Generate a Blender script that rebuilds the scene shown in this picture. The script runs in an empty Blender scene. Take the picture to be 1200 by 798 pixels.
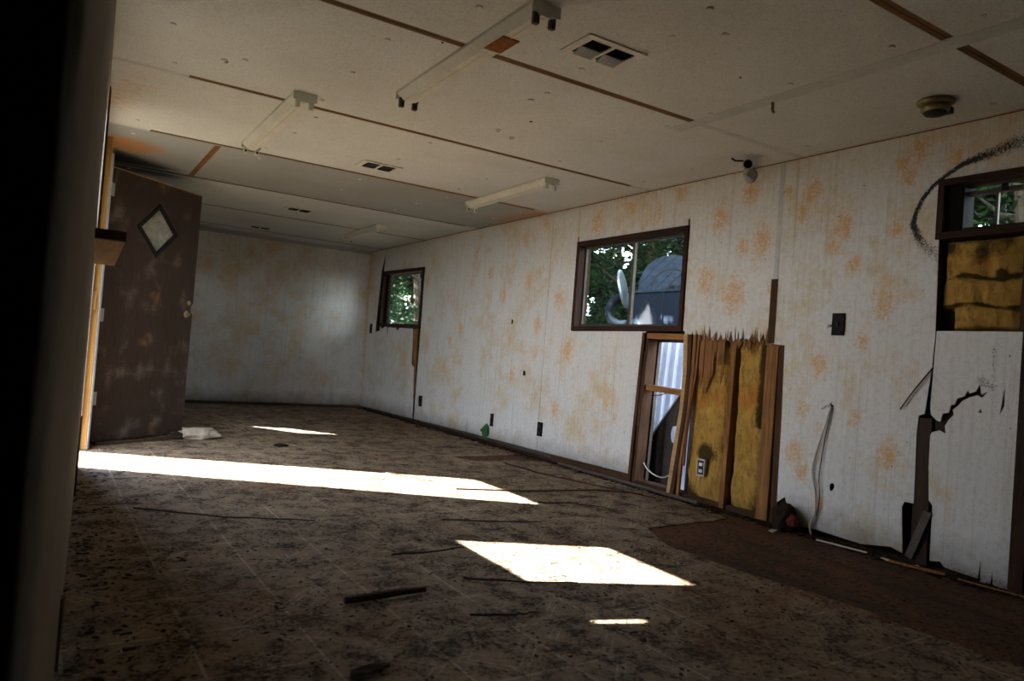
import bpy, bmesh, math, random
from math import sin, cos, pi, radians as R
from mathutils import Vector, Matrix, noise, geometry
import numpy as np
random.seed(7)
sc = bpy.context.scene
col = sc.collection

# ------------------------------------------------------------------ camera
YAW, PITCH, ROLL = .5597, .021, .0764
fw = Vector((sin(YAW)*cos(PITCH), cos(YAW)*cos(PITCH), sin(PITCH)))
rt = Vector((cos(YAW), -sin(YAW), 0)); up = rt.cross(fw)
r2 = cos(ROLL)*rt + sin(ROLL)*up; u2 = -sin(ROLL)*rt + cos(ROLL)*up
cam = bpy.data.cameras.new('camera'); cam.lens = 25.563; cam.sensor_width = 36
cam.clip_start = .02; cam.clip_end = 300
cam.dof.use_dof = True; cam.dof.focus_distance = 4.6; cam.dof.aperture_fstop = 3.6
co = bpy.data.objects.new('camera', cam); col.objects.link(co)
m = Matrix((r2, u2, -fw)).transposed().to_4x4(); m.translation = Vector((0, 0, .812))
co.matrix_world = m; sc.camera = co

# ------------------------------------------------------------------ light
SUN_E, SKY_L, EXPO = 130., 18., 0.06
w = bpy.data.worlds.new('sky'); sc.world = w; w.use_nodes = True
wn = w.node_tree.nodes; wl = w.node_tree.links; wn.clear()
wo = wn.new('ShaderNodeOutputWorld'); bg = wn.new('ShaderNodeBackground')
tc = wn.new('ShaderNodeTexCoord'); sx = wn.new('ShaderNodeSeparateXYZ')
rp = wn.new('ShaderNodeValToRGB')
rp.color_ramp.elements[0].color = (.88, .91, .95, 1); rp.color_ramp.elements[0].position = 0
rp.color_ramp.elements[1].color = (.50, .64, .95, 1); rp.color_ramp.elements[1].position = .9
wl.new(tc.outputs['Generated'], sx.inputs[0]); wl.new(sx.outputs['Z'], rp.inputs[0])
wl.new(rp.outputs[0], bg.inputs[0]); bg.inputs[1].default_value = SKY_L
wl.new(bg.outputs[0], wo.inputs[0])
sun = bpy.data.lights.new('sun', 'SUN'); sun.energy = SUN_E; sun.angle = R(.6); sun.color = (.93, .96, 1)
so = bpy.data.objects.new('sun', sun); col.objects.link(so)
SD = Vector((1, -.55, -.75*math.sqrt(1+.55*.55))).normalized()
so.rotation_euler = SD.to_track_quat('-Z', 'Y').to_euler(); so.location = (-6, 8, 8)
sc.view_settings.view_transform = 'Standard'; sc.view_settings.look = 'None'
sc.view_settings.exposure = EXPO; sc.view_settings.gamma = 1; sc.view_settings.use_curve_mapping = False
sc.cycles.max_bounces = 12; sc.cycles.diffuse_bounces = 7; sc.cycles.transparent_max_bounces = 12
sc.cycles.use_denoising = True; sc.cycles.caustics_reflective = False; sc.cycles.caustics_refractive = False

# ------------------------------------------------------------------ helpers
def tag(o, label=None, cat=None, group=None, kind=None):
    for k, v in (('label', label), ('category', cat), ('group', group), ('kind', kind)):
        if v: o[k] = v
    return o
def thing(name, label, cat, loc=(0, 0, 0), rz=0, group=None):
    o = bpy.data.objects.new(name, None); o.empty_display_size = .05
    o.location = loc; o.rotation_euler = (0, 0, rz); col.objects.link(o)
    return tag(o, label, cat, group)
def copy_tree(o, parent=None):
    c = o.copy(); col.objects.link(c)
    if parent: c.parent = parent
    for ch in o.children: copy_tree(ch, c)
    return c
def offset_of(o):
    v = Vector((0, 0, 0))
    while o is not None: v += o.location; o = o.parent
    return v
class MB:
    def __init__(s): s.v = []; s.f = []; s.attr = {}
    def add(s, vs, fs):
        n = len(s.v); s.v += [tuple(p) for p in vs]; s.f += [tuple(i+n for i in f) for f in fs]; return s
    def hexa(s, p):   # 8 corners: bottom 4 ccw, top 4 ccw
        return s.add(p, [(3, 2, 1, 0), (4, 5, 6, 7), (0, 1, 5, 4), (1, 2, 6, 5), (2, 3, 7, 6), (3, 0, 4, 7)])
    def box(s, a, b):
        x0, y0, z0 = a; x1, y1, z1 = b
        return s.hexa([(x0, y0, z0), (x1, y0, z0), (x1, y1, z0), (x0, y1, z0), (x0, y0, z1), (x1, y0, z1), (x1, y1, z1), (x0, y1, z1)])
    def bar(s, a, b, wd, th, side=(0, 0, 1), w2=None):  # board from a to b
        a = Vector(a); b = Vector(b); d = (b-a).normalized(); n = d.cross(Vector(side)).normalized(); k = n.cross(d)
        w2 = wd if w2 is None else w2
        def ring(p, ww): return [p - n*ww/2 - k*th/2, p + n*ww/2 - k*th/2, p + n*ww/2 + k*th/2, p - n*ww/2 + k*th/2]
        return s.hexa(ring(a, wd) + ring(b, w2))
    def tube(s, pts, r, n=8, rr=None):
        pts = [Vector(p) for p in pts]; base = len(s.v); vs = []; fs = []
        prev = Vector((.13, .37, .92)).normalized()
        for i, p in enumerate(pts):
            d = (pts[min(i+1, len(pts)-1)] - pts[max(i-1, 0)]).normalized()
            a = (prev - d*prev.dot(d)).normalized(); b = d.cross(a); prev = a
            q = rr[i] if rr else r
            for j in range(n):
                t = 2*pi*j/n; vs.append(p + a*cos(t)*q + b*sin(t)*q)
        for i in range(len(pts)-1):
            for j in range(n):
                fs.append((i*n+j, i*n+(j+1) % n, (i+1)*n+(j+1) % n, (i+1)*n+j))
        fs.append(tuple(range(n-1, -1, -1))); fs.append(tuple((len(pts)-1)*n+j for j in range(n)))
        return s.add(vs, fs)
    def lathe(s, c, ax, prof, n=28, cap=True):  # prof: (radius, distance along ax)
        c = Vector(c); ax = Vector(ax).normalized(); a = ax.orthogonal().normalized(); b = ax.cross(a)
        vs = []; fs = []
        for r, h in prof:
            for j in range(n):
                t = 2*pi*j/n; vs.append(c + ax*h + a*cos(t)*r + b*sin(t)*r)
        for i in range(len(prof)-1):
            for j in range(n): fs.append((i*n+j, i*n+(j+1) % n, (i+1)*n+(j+1) % n, (i+1)*n+j))
        if cap and prof[0][0] > 1e-5: fs.append(tuple(range(n-1, -1, -1)))
        if cap and prof[-1][0] > 1e-5: fs.append(tuple((len(prof)-1)*n+j for j in range(n)))
        return s.add(vs, fs)
    def build(s, name, mat, parent=None, bevel=0, smooth=False, local=False, **tg):
        me = bpy.data.meshes.new(name)
        off = offset_of(parent) if (parent is not None and not local) else Vector((0, 0, 0))
        me.from_pydata([(p[0]-off.x, p[1]-off.y, p[2]-off.z) for p in s.v], [], s.f)
        me.materials.append(mat)
        for k, vals in s.attr.items():
            at = me.attributes.new(k, 'FLOAT', 'POINT'); at.data.foreach_set('value', np.asarray(vals, 'f'))
        bm = bmesh.new(); bm.from_mesh(me)
        if not s.attr: bmesh.ops.remove_doubles(bm, verts=bm.verts, dist=1e-6)
        bmesh.ops.recalc_face_normals(bm, faces=bm.faces)
        if bevel: bmesh.ops.bevel(bm, geom=list(bm.edges), offset=bevel, segments=1, affect='EDGES')
        bm.to_mesh(me); bm.free()
        if smooth:
            for p in me.polygons: p.use_smooth = True
        o = bpy.data.objects.new(name, me); col.objects.link(o)
        if parent is not None: o.parent = parent
        return tag(o, **tg)
def inside(pt, poly):
    x, y = pt; c = False; n = len(poly); j = n-1
    for i in range(n):
        xi, yi = poly[i]; xj, yj = poly[j]
        if (yi > y) != (yj > y) and x < (xj-xi)*(y-yi)/(yj-yi)+xi: c = not c
        j = i
    return c
def sheet(outline, holes, fmap, nrm, th, grid=0, fields=None):
    """a flat board cut to an outline with holes: fmap(s,t) puts the front face, nrm*th goes to the back"""
    vs = []; es = []
    for loop in [outline]+list(holes):
        n0 = len(vs); k = len(loop)
        vs += [Vector(p) for p in loop]; es += [(n0+i, n0+(i+1) % k) for i in range(k)]
    if grid:
        xs = [p[0] for p in outline]; ys = [p[1] for p in outline]
        nx = int((max(xs)-min(xs))/grid); ny = int((max(ys)-min(ys))/grid)
        for i in range(1, nx):
            for j in range(1, ny):
                p = (min(xs)+i*grid+.0007*(j % 3), min(ys)+j*grid)
                if inside(p, outline) and not any(inside(p, h) for h in holes): vs.append(Vector(p))
    r = geometry.delaunay_2d_cdt(vs, es, [], 0, 1e-6)
    V, F = r[0], r[2]; keep = []
    for f in F:
        c = ((V[f[0]].x+V[f[1]].x+V[f[2]].x)/3, (V[f[0]].y+V[f[1]].y+V[f[2]].y)/3)
        if inside(c, outline) and not any(inside(c, h) for h in holes): keep.append(tuple(f))
    n = len(V); nrm = Vector(nrm)*th
    front = [Vector(fmap(p.x, p.y)) for p in V]
    mb = MB(); fs = list(keep)+[(c+n, b+n, a+n) for a, b, c in keep]
    cnt = {}
    for f in keep:
        for i in range(3):
            a, b = f[i], f[(i+1) % 3]; cnt[(a, b)] = cnt.get((a, b), 0)+1
    for (a, b) in cnt:
        if (b, a) not in cnt: fs.append((b, a, a+n, b+n))
    mb.add(front+[p+nrm for p in front], fs)
    if fields:
        for k, fn in fields.items():
            v = fn(np.array([(p.x, p.y) for p in V])); mb.attr[k] = list(v)+list(v)
    return mb

# ------------------------------------------------------------------ materials
class NT:
    def __init__(s, name, rough=.8, spec=.12):
        s.m = bpy.data.materials.new(name); s.m.use_nodes = True; s.t = s.m.node_tree
        s.b = s.t.nodes['Principled BSDF']; s.b.inputs['Roughness'].default_value = rough
        s.b.inputs['Specular IOR Level'].default_value = spec
        s.co = s.t.nodes.new('ShaderNodeTexCoord').outputs['Object']
    def n(s, kind, **kw):
        x = s.t.nodes.new(kind)
        for k, v in kw.items(): setattr(x, k, v)
        return x
    def l(s, a, b): s.t.links.new(a, b)
    def mapping(s, scale=(1, 1, 1), rot=(0, 0, 0), loc=(0, 0, 0)):
        x = s.n('ShaderNodeMapping'); x.inputs['Scale'].default_value = scale; x.inputs['Rotation'].default_value = rot
        x.inputs['Location'].default_value = loc; s.l(s.co, x.inputs[0]); return x.outputs[0]
    def noise(s, scale, detail=4, rough=.55, vec=None, dist=0):
        x = s.n('ShaderNodeTexNoise'); x.inputs['Scale'].default_value = scale; x.inputs['Detail'].default_value = detail
        x.inputs['Roughness'].default_value = rough; x.inputs['Distortion'].default_value = dist
        s.l(vec or s.co, x.inputs['Vector']); return x.outputs[0]
    def ramp(s, f, lo, hi, a=(0, 0, 0, 1), b=(1, 1, 1, 1)):
        x = s.n('ShaderNodeValToRGB'); e = x.color_ramp.elements
        e[0].position = lo; e[1].position = hi; e[0].color = a; e[1].color = b; s.l(f, x.inputs[0]); return x.outputs[0]
    def mix(s, f, a, b, mode='MIX'):
        x = s.n('ShaderNodeMix', data_type='RGBA', blend_type=mode)
        for i, v in ((0, f), (6, a), (7, b)):
            if isinstance(v, (int, float)): x.inputs[i].default_value = v
            elif isinstance(v, tuple): x.inputs[i].default_value = v if len(v) == 4 else v+(1,)
            else: s.l(v, x.inputs[i])
        return x.outputs[2]
    def math(s, op, a, b=0.0, c=0.0):
        x = s.n('ShaderNodeMath', operation=op)
        for i, v in ((0, a), (1, b), (2, c)):
            if isinstance(v, (int, float)): x.inputs[i].default_value = v
            else: s.l(v, x.inputs[i])
        return x.outputs[0]
    def attr(s, name):
        x = s.n('ShaderNodeAttribute'); x.attribute_name = name; return x.outputs['Fac']
    def xyz(s, vec=None):
        x = s.n('ShaderNodeSeparateXYZ'); s.l(vec or s.co, x.inputs[0]); return x.outputs
    def bump(s, h, st=.3, d=.01):
        x = s.n('ShaderNodeBump'); x.inputs['Strength'].default_value = st; x.inputs['Distance'].default_value = d
        s.l(h, x.inputs['Height']); s.l(x.outputs[0], s.b.inputs['Normal'])
    def done(s, c):
        if isinstance(c, tuple): s.b.inputs['Base Color'].default_value = c if len(c) == 4 else c+(1,)
        else: s.l(c, s.b.inputs['Base Color'])
        return s.m

def simple(name, c, rough=.7, var=.35, scale=9, metal=0, bump=.2, dark=None):
    t = NT(name, rough); t.b.inputs['Metallic'].default_value = metal
    f = t.ramp(t.noise(scale, 6, .65), .3, .7)
    d = dark or tuple(x*(1-var) for x in c)
    f2 = t.ramp(t.noise(scale*7, 4, .6), .55, .75)
    cc = t.mix(f, d, c); cc = t.mix(t.math('MULTIPLY', f2, .35), cc, tuple(x*.4 for x in c))
    if bump: t.bump(t.noise(scale*6, 4), bump, .004)
    return t.done(cc)
def wood(name, c, dark, axis='z', rough=.75, gs=1.0):
    t = NT(name, rough)
    s = {'z': (14, 14, .9), 'y': (14, .9, 14), 'x': (.9, 14, 14)}[axis]
    v = t.mapping(tuple(k*gs for k in s))
    g = t.noise(4, 7, .65, v, .6); f = t.ramp(g, .32, .68)
    st = t.ramp(t.noise(2.2, 4, .6), .45, .75)
    cc = t.mix(f, dark, c); cc = t.mix(t.math('MULTIPLY', st, .6), cc, tuple(x*.55 for x in dark))
    t.bump(g, .35, .004); return t.done(cc)

def wall_mat(name, edge=False):
    t = NT(name, .62, .3); o = t.xyz(); y = o['Y']; z = o['Z']
    white = (.60, .605, .585); tan = (.49, .43, .28)
    # yellowed with age, most towards the ceiling
    a = t.math('ADD', t.math('MULTIPLY', z, .42), t.math('MULTIPLY', t.noise(1.5, 5, .6), 2.4))
    a = t.math('ADD', a, t.math('MULTIPLY', y, .07))
    c = t.mix(t.ramp(a, 1.42, 2.55), white, tan)
    # vertical grooves of the panelling
    gv = t.mapping((40, 40, 1.0)); streak = t.ramp(t.noise(1.0, 3, .5, gv), .56, .74)
    c = t.mix(t.math('MULTIPLY', streak, .22), c, (.22, .18, .12))
    gr = t.math('FRACT', t.math('MULTIPLY', y, 24.6)); gl = t.math('LESS_THAN', gr, .12)
    grn = t.ramp(t.noise(3, 3, .6), .35, .6)
    c = t.mix(t.math('MULTIPLY', t.math('MULTIPLY', gl, grn), .22), c, (.24, .20, .14))
    # drips: long thin brown runs
    dv = t.mapping((22, 22, .55)); dr = t.ramp(t.noise(1.3, 5, .6, dv), .60, .72)
    c = t.mix(t.math('MULTIPLY', dr, .38), c, (.30, .22, .12))
    # scattered dark specks
    vo = t.n('ShaderNodeTexVoronoi'); vo.inputs['Scale'].default_value = 17; t.l(t.co, vo.inputs['Vector'])
    sp = t.ramp(vo.outputs['Distance'], .05, .10, (1, 1, 1, 1), (0, 0, 0, 1))
    spm = t.math('MULTIPLY', sp, t.ramp(t.noise(5, 3), .52, .58))
    c = t.mix(t.math('MULTIPLY', spm, .8), c, (.05, .04, .03))
    vo2 = t.n('ShaderNodeTexVoronoi'); vo2.inputs['Scale'].default_value = 60; t.l(t.co, vo2.inputs['Vector'])
    sp2 = t.ramp(vo2.outputs['Distance'], .10, .22, (1, 1, 1, 1), (0, 0, 0, 1))
    c = t.mix(t.math('MULTIPLY', t.math('MULTIPLY', sp2, t.ramp(t.noise(2.3, 4), .42, .62)), .4), c, (.14, .11, .08))
    wash = t.ramp(t.noise(3.0, 7, .75), .50, .66)
    c = t.mix(t.math('MULTIPLY', wash, .62), c, (.50, .35, .11))
    fine = t.ramp(t.noise(38, 5, .8), .46, .66)
    c = t.mix(t.math('MULTIPLY', fine, .22), c, (.20, .16, .11))
    # rust blotches, ragged
    s = t.attr('spot'); n = t.noise(26, 7, .8); n2 = t.noise(90, 3, .7)
    k = t.math('ADD', s, t.math('MULTIPLY', t.math('SUBTRACT', n, .5), 2.2)); k = t.math('ADD', k, t.math('MULTIPLY', t.math('SUBTRACT', n2, .5), 1.8))
    k = t.math('MULTIPLY', t.ramp(k, .30, 1.0), t.ramp(s, .02, .35))
    c = t.mix(t.math('MULTIPLY', k, .85), c, (.56, .29, .06))
    n3 = t.math('ADD', t.noise(3.1, 6, .7), t.math('MULTIPLY', t.noise(45, 3, .8), .25))
    c = t.mix(t.math('MULTIPLY', t.ramp(n3, .70, .86), .6), c, (.56, .33, .10))
    # soot and mould
    q = t.attr('soot'); k2 = t.math('ADD', q, t.math('MULTIPLY', t.math('SUBTRACT', t.noise(110, 4, .8), .5), 1.5))
    k2 = t.math('MULTIPLY', t.ramp(k2, .35, .66), t.ramp(q, .03, .2))
    c = t.mix(k2, c, (.006, .006, .007))
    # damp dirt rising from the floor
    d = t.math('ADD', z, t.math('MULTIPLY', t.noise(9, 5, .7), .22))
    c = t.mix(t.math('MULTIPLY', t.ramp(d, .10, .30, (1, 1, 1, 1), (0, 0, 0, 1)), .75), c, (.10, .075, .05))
    h = t.math('SUBTRACT', t.math('MULTIPLY', t.noise(60, 3), .3), gl)
    t.bump(h, .25, .003); return t.done(c)
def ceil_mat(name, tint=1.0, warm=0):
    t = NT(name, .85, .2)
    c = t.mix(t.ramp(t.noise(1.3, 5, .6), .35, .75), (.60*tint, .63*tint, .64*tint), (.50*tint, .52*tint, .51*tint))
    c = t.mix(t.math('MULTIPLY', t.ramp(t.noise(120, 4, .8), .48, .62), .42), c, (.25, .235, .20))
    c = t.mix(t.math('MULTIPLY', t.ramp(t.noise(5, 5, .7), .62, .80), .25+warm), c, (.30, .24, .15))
    k = t.math('ADD', t.attr('spot'), t.math('MULTIPLY', t.math('SUBTRACT', t.noise(22, 7, .8), .5), 1.6))
    k = t.math('MULTIPLY', t.ramp(k, .34, .85), t.ramp(t.attr('spot'), .02, .2))
    c = t.mix(t.math('MULTIPLY', k, .8), c, (.50, .22, .06))
    q = t.attr('soot'); k2 = t.math('ADD', q, t.math('MULTIPLY', t.math('SUBTRACT', t.noise(60, 5, .8), .5), .9))
    k2 = t.math('MULTIPLY', t.ramp(k2, .30, .85), t.ramp(q, .02, .2))
    c = t.mix(t.math('MULTIPLY', k2, .85), c, (.035, .025, .018))
    t.bump(t.noise(150, 3, .7), .6, .004); return t.done(c)
def vinyl_mat():
    t = NT('vinyl_floor', .7, .15)
    v = t.mapping((1, 1, 1), (0, 0, R(-1.0)), (-.395, -2.10, 0)); o = t.xyz(v)
    T = .29
    fx = t.math('SUBTRACT', t.math('FRACT', t.math('DIVIDE', o['X'], T)), .5); fy = t.math('SUBTRACT', t.math('FRACT', t.math('DIVIDE', o['Y'], T)), .5)
    ax = t.math('ABSOLUTE', fx); ay = t.math('ABSOLUTE', fy)
    edge = t.math('GREATER_THAN', t.math('MAXIMUM', ax, ay), .485)
    s = t.math('ADD', ax, ay)
    def ring(v0, w_): return t.math('LESS_THAN', t.math('ABSOLUTE', t.math('SUBTRACT', s, v0)), w_)
    mn = t.math('MINIMUM', ax, ay)
    cross = t.math('MULTIPLY', t.math('LESS_THAN', t.math('ABSOLUTE', t.math('SUBTRACT', mn, .05)), .009), t.math('GREATER_THAN', s, .30))
    pat = t.math('MAXIMUM', t.math('MAXIMUM', ring(.44, .012), ring(.34, .012)), t.math('MULTIPLY', cross, t.math('LESS_THAN', s, .46)))
    base = t.mix(t.ramp(t.noise(40, 4, .6), .3, .7), (.33, .235, .14), (.24, .165, .095))
    c = t.mix(t.math('MULTIPLY', pat, .6), base, (.46, .38, .28)); c = t.mix(t.math('MULTIPLY', edge, .7), c, (.50, .42, .32))
    # dirt in drifts
    n1 = t.noise(1.1, 7, .72, None, .4); n2 = t.noise(7, 8, .78, None, .5); n3 = t.noise(55, 5, .75)
    soft = t.ramp(t.math('ADD', t.math('MULTIPLY', n1, .5), t.math('MULTIPLY', n2, .5)), .36, .58)
    c = t.mix(t.math('MULTIPLY', soft, .70), c, (.055, .031, .013))
    hard = t.ramp(t.math('ADD', t.math('MULTIPLY', n2, .55), t.math('MULTIPLY', n3, .45)), .50, .57)
    c = t.mix(t.math('MULTIPLY', hard, .85), c, (.020, .013, .008))
    rust = t.ramp(t.noise(1.7, 5, .6, t.mapping((1, 1, 1), (0, 0, 0), (3, 5, 1))), .56, .72)
    c = t.mix(t.math('MULTIPLY', rust, .6), c, (.17, .075, .025))
    gl = t.mix(hard, (.65, .65, .65), (.95, .95, .95)); t.l(gl, t.b.inputs['Roughness'])
    t.bump(t.math('ADD', n3, t.math('MULTIPLY', hard, .6)), .7, .006); return t.done(c)
def sub_mat():
    t = NT('bare_subfloor', .85, .2)
    n2 = t.noise(6, 8, .75, t.mapping((1, .35, 1)), .4); n3 = t.noise(50, 5, .75)
    c = t.mix(t.ramp(n2, .35, .65), (.13, .055, .02), (.04, .02, .01))
    c = t.mix(t.ramp(n3, .5, .62), c, (.016, .010, .007))
    t.bump(n3, .8, .006); return t.done(c)
def glass_mat(dirt=.03, tint=(.9, .95, .93)):
    m_ = bpy.data.materials.new('window_glass'); m_.use_nodes = True; t = m_.node_tree; t.nodes.clear()
    o = t.nodes.new('ShaderNodeOutputMaterial'); tr = t.nodes.new('ShaderNodeBsdfTransparent'); gl = t.nodes.new('ShaderNodeBsdfGlossy')
    df = t.nodes.new('ShaderNodeBsdfDiffuse'); fr = t.nodes.new('ShaderNodeFresnel'); nz = t.nodes.new('ShaderNodeTexNoise'); mr = t.nodes.new('ShaderNodeMath')
    m1 = t.nodes.new('ShaderNodeMixShader'); m2 = t.nodes.new('ShaderNodeMixShader')
    tr.inputs[0].default_value = tint+(1,); gl.inputs['Roughness'].default_value = .04; df.inputs[0].default_value = (.4, .38, .33, 1)
    fr.inputs[0].default_value = 1.4; ge = t.nodes.new('ShaderNodeNewGeometry'); iv = t.nodes.new('ShaderNodeMath'); iv.operation = 'SUBTRACT'; iv.inputs[0].default_value = 1; t.links.new(ge.outputs['Backfacing'], iv.inputs[1]); fm = t.nodes.new('ShaderNodeMath'); fm.operation = 'MULTIPLY'; t.links.new(fr.outputs[0], fm.inputs[0]); t.links.new(iv.outputs[0], fm.inputs[1]); nz.inputs['Scale'].default_value = 12; nz.inputs['Detail'].default_value = 6
    mr.operation = 'MULTIPLY'; mr.inputs[1].default_value = dirt; t.links.new(nz.outputs[0], mr.inputs[0])
    t.links.new(fm.outputs[0], m1.inputs[0]); t.links.new(tr.outputs[0], m1.inputs[1]); t.links.new(gl.outputs[0], m1.inputs[2])
    t.links.new(mr.outputs[0], m2.inputs[0]); t.links.new(m1.outputs[0], m2.inputs[1]); t.links.new(df.outputs[0], m2.inputs[2])
    t.links.new(m2.outputs[0], o.inputs[0]); return m_
def insul_mat():
    t = NT('yellow_insulation', .95, .05)
    n1 = t.noise(4, 7, .7, None, .5); v = t.mapping((1, 1, .35)); n2 = t.noise(30, 7, .8, v)
    c = t.mix(t.ramp(n1, .3, .7), (.64, .40, .10), (.44, .25, .06))
    c = t.mix(t.math('MULTIPLY', t.ramp(n2, .46, .66), .75), c, (.17, .085, .02))
    c = t.mix(t.math('MULTIPLY', t.ramp(t.noise(2.4, 4, .6), .58, .68), .6), c, (.50, .16, .03))
    q = t.attr('soot'); k2 = t.math('ADD', q, t.math('MULTIPLY', t.math('SUBTRACT', t.noise(14, 6, .8), .5), 1.3))
    c = t.mix(t.math('MULTIPLY', t.ramp(k2, .35, .75), .88), c, (.02, .018, .008))
    t.bump(n2, 1.0, .02); return t.done(c)
def leaf_mat(name, c1, c2):
    t = NT(name, .6, .12); i = t.n('ShaderNodeNewGeometry').outputs['Random Per Island']
    c = t.mix(i, c1, c2); out = t.t.nodes['Material Output']
    tl = t.n('ShaderNodeBsdfTranslucent'); ms = t.n('ShaderNodeMixShader'); ms.inputs[0].default_value = .3
    t.l(c, tl.inputs[0]); m_ = t.done(c); t.l(t.b.outputs[0], ms.inputs[1]); t.l(tl.outputs[0], ms.inputs[2]); t.l(ms.outputs[0], out.inputs[0]); return m_

M = dict(
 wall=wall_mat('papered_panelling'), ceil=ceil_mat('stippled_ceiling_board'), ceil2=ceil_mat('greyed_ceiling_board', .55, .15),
 tape=simple('ceiling_tape', (.50, .52, .52), .85, .2), vinyl=vinyl_mat(), sub=sub_mat(), glass=glass_mat(),
 lens=simple('clouded_pane', (.27, .27, .215), .45, .5, 14), insul=insul_mat(),
 strip=wood('brown_seam_wood', (.20, .11, .045), (.09, .05, .022), 'x'), strip_y=wood('brown_seam_wood_long', (.26, .13, .04), (.12, .06, .025), 'y'),
 stud=wood('raw_stud', (.33, .16, .055), (.12, .055, .02)), stud_dark=wood('weathered_stud', (.085, .042, .020), (.035, .018, .009)),
 stud_y=wood('raw_blocking', (.36, .17, .06), (.16, .08, .03), 'y'),
 pine=wood('pine_jamb', (.40, .23, .07), (.24, .13, .04)), ply=wood('plywood_board', (.50, .33, .15), (.34, .21, .09), 'y'),
 fibre=wood('torn_brown_fibreboard', (.30, .14, .05), (.15, .065, .025)), frame=wood('dark_window_wood', (.050, .024, .014), (.018, .010, .007), 'y'),
 frame_v=wood('dark_window_wood_upright', (.050, .024, .014), (.018, .010, .007)), alu=simple('dull_aluminium', (.10, .085, .07), .6, .4, 20, .3),
 darkwood=wood('dark_panelling', (.055, .035, .024), (.03, .02, .014)), black=simple('black_paint_and_shade', (.012, .011, .010), .7, .4),
 door=None, oldwall=simple('greyed_brown_panelling', (.27, .24, .19), .8, .4, 5), white_metal=simple('white_enamelled_metal', (.62, .62, .56), .45, .18, 6, 0, .05), white_trim=simple('white_jamb_metal', (.30, .31, .31), .4, .25, 8),
 rusty=simple('rusty_metal', (.28, .10, .03), .8, .5, 30), dark_plastic=simple('dark_brown_plastic', (.010, .007, .006), .7, .3),
 dark_hole=simple('dark_cavity', (.008, .007, .006), .95, .2), louver=simple('dark_louvre', (.03, .03, .03), .6, .3),
 brass=simple('aged_brass', (.30, .24, .12), .4, .5, 14, .6, .1), galv=simple('grey_zinc', (.45, .46, .46), .4, .4, 16, .7, .1),
 siding=simple('outer_sheathing', (.10, .085, .07), .9, .4), metal_sheet=simple('silver_corrugated_metal', (.86, .89, .94), .5, .22, 3.5, .1, .1),
 rust_dark=simple('dark_rusted_sheet', (.06, .05, .045), .6, .6, 9, .3), wire=simple('white_cable', (.55, .52, .45), .6, .3), reel=wood('grey_blue_weathered_board', (.030, .043, .062), (.004, .006, .010), 'x', .7, .7),
 tank=simple('blue_grey_painted_board', (.012, .019, .032), .85, .6, 5), tyre=simple('dusty_rubber', (.014, .018, .026), .85, .4, 12), chrome=simple('scratched_chrome', (.45, .48, .52), .35, .4, 14, .8, .1),
 debris=simple('dirt_crumbs', (.028, .018, .011), .95, .6, 30), twig=wood('dead_twig', (.06, .035, .02), (.02, .012, .008), 'x'), bag=simple('dirty_plastic', (.36, .30, .22), .55, .5, 10),
 paper=simple('white_scrap', (.55, .53, .48), .8, .3, 15), green=simple('green_rag', (.05, .13, .045), .85, .5, 20), red=simple('red_brown_rag', (.16, .03, .025), .85, .5, 20),
 ground=simple('leaf_littered_ground', (.075, .062, .04), .95, .5, 3), bark=wood('bark', (.10, .075, .05), (.03, .02, .015)),
 leaf=leaf_mat('leaf_green', (.002, .008, .0015, 1), (.010, .040, .006, 1)), leaf2=leaf_mat('leaf_dark', (.002, .007, .002, 1), (.004, .014, .004, 1)),
)
def door_mat():
    t = NT('dark_walnut_door', .6, .3)
    g = t.noise(3, 7, .7, t.mapping((40, 40, 1.6)), .5)
    c = t.mix(t.ramp(g, .35, .7), (.034, .018, .010), (.012, .007, .004))
    n = t.math('ADD', t.math('MULTIPLY', t.noise(5.5, 2, .5), .75), t.math('MULTIPLY', t.noise(70, 4, .8), .38))
    c = t.mix(t.math('MULTIPLY', t.ramp(n, .60, .84), .65), c, (.18, .145, .12))
    c = t.mix(t.math('MULTIPLY', t.ramp(t.noise(4.2, 3, .5, t.mapping((1, 1, 1), (0, 0, 0), (7, 2, 4))), .66, .76), .5), c, (.20, .10, .04))
    t.bump(g, .3, .003); return t.done(c)
M['door'] = door_mat()

# ------------------------------------------------------------------ setting: shell
H = 2.031; XR = 3.426; YF = 9.068; YB = -1.3; XH = -1.3
LA, LB = -.015, .0365
lx = lambda y: LA+LB*y

floor = MB().box((XH, YB, -.12), (3.56, .42, -.006)).box((-.03, .42, -.12), (3.56, YF+.1, -.006)).build('floor', M['sub'], kind='structure')
vin = [(XH, YB), (2.53, YB), (2.529, 1.011), (2.505, 1.327), (2.53, 1.5), (2.516, 1.73), (2.49, 1.85), (2.47, 1.979), (2.455, 2.2), (2.447, 2.425), (2.52, 2.58),
       (2.596, 2.729), (2.85, 2.745), (3.113, 2.76), (3.28, 2.80), (3.32, 3.2), (3.36, 4.2), (3.34, 4.72), (3.089, 4.80), (2.772, 4.78), (2.68, 4.93), (2.70, 5.03), (3.0, 5.02), (3.36, 5.1), (3.38, 7), (3.36, 8.9), (.2, 8.9), (-.02, 5.9), (-.02, .42), (XH, .42)]
def jag(loop, step=.12, amp=.012, seed=3):
    rnd = random.Random(seed); out = []
    for i, p in enumerate(loop):
        q = loop[(i+1) % len(loop)]; L = math.dist(p, q); k = max(1, int(L/step)); out.append(p)
        for j in range(1, k): out.append((p[0]+(q[0]-p[0])*j/k+rnd.uniform(-amp, amp), p[1]+(q[1]-p[1])*j/k+rnd.uniform(-amp, amp)))
    return out
sheet(jag(vin), [], lambda s, t: (s, t, -.002), (0, 0, -1), .004).build('vinyl_sheet', M['vinyl'], floor)

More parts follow.
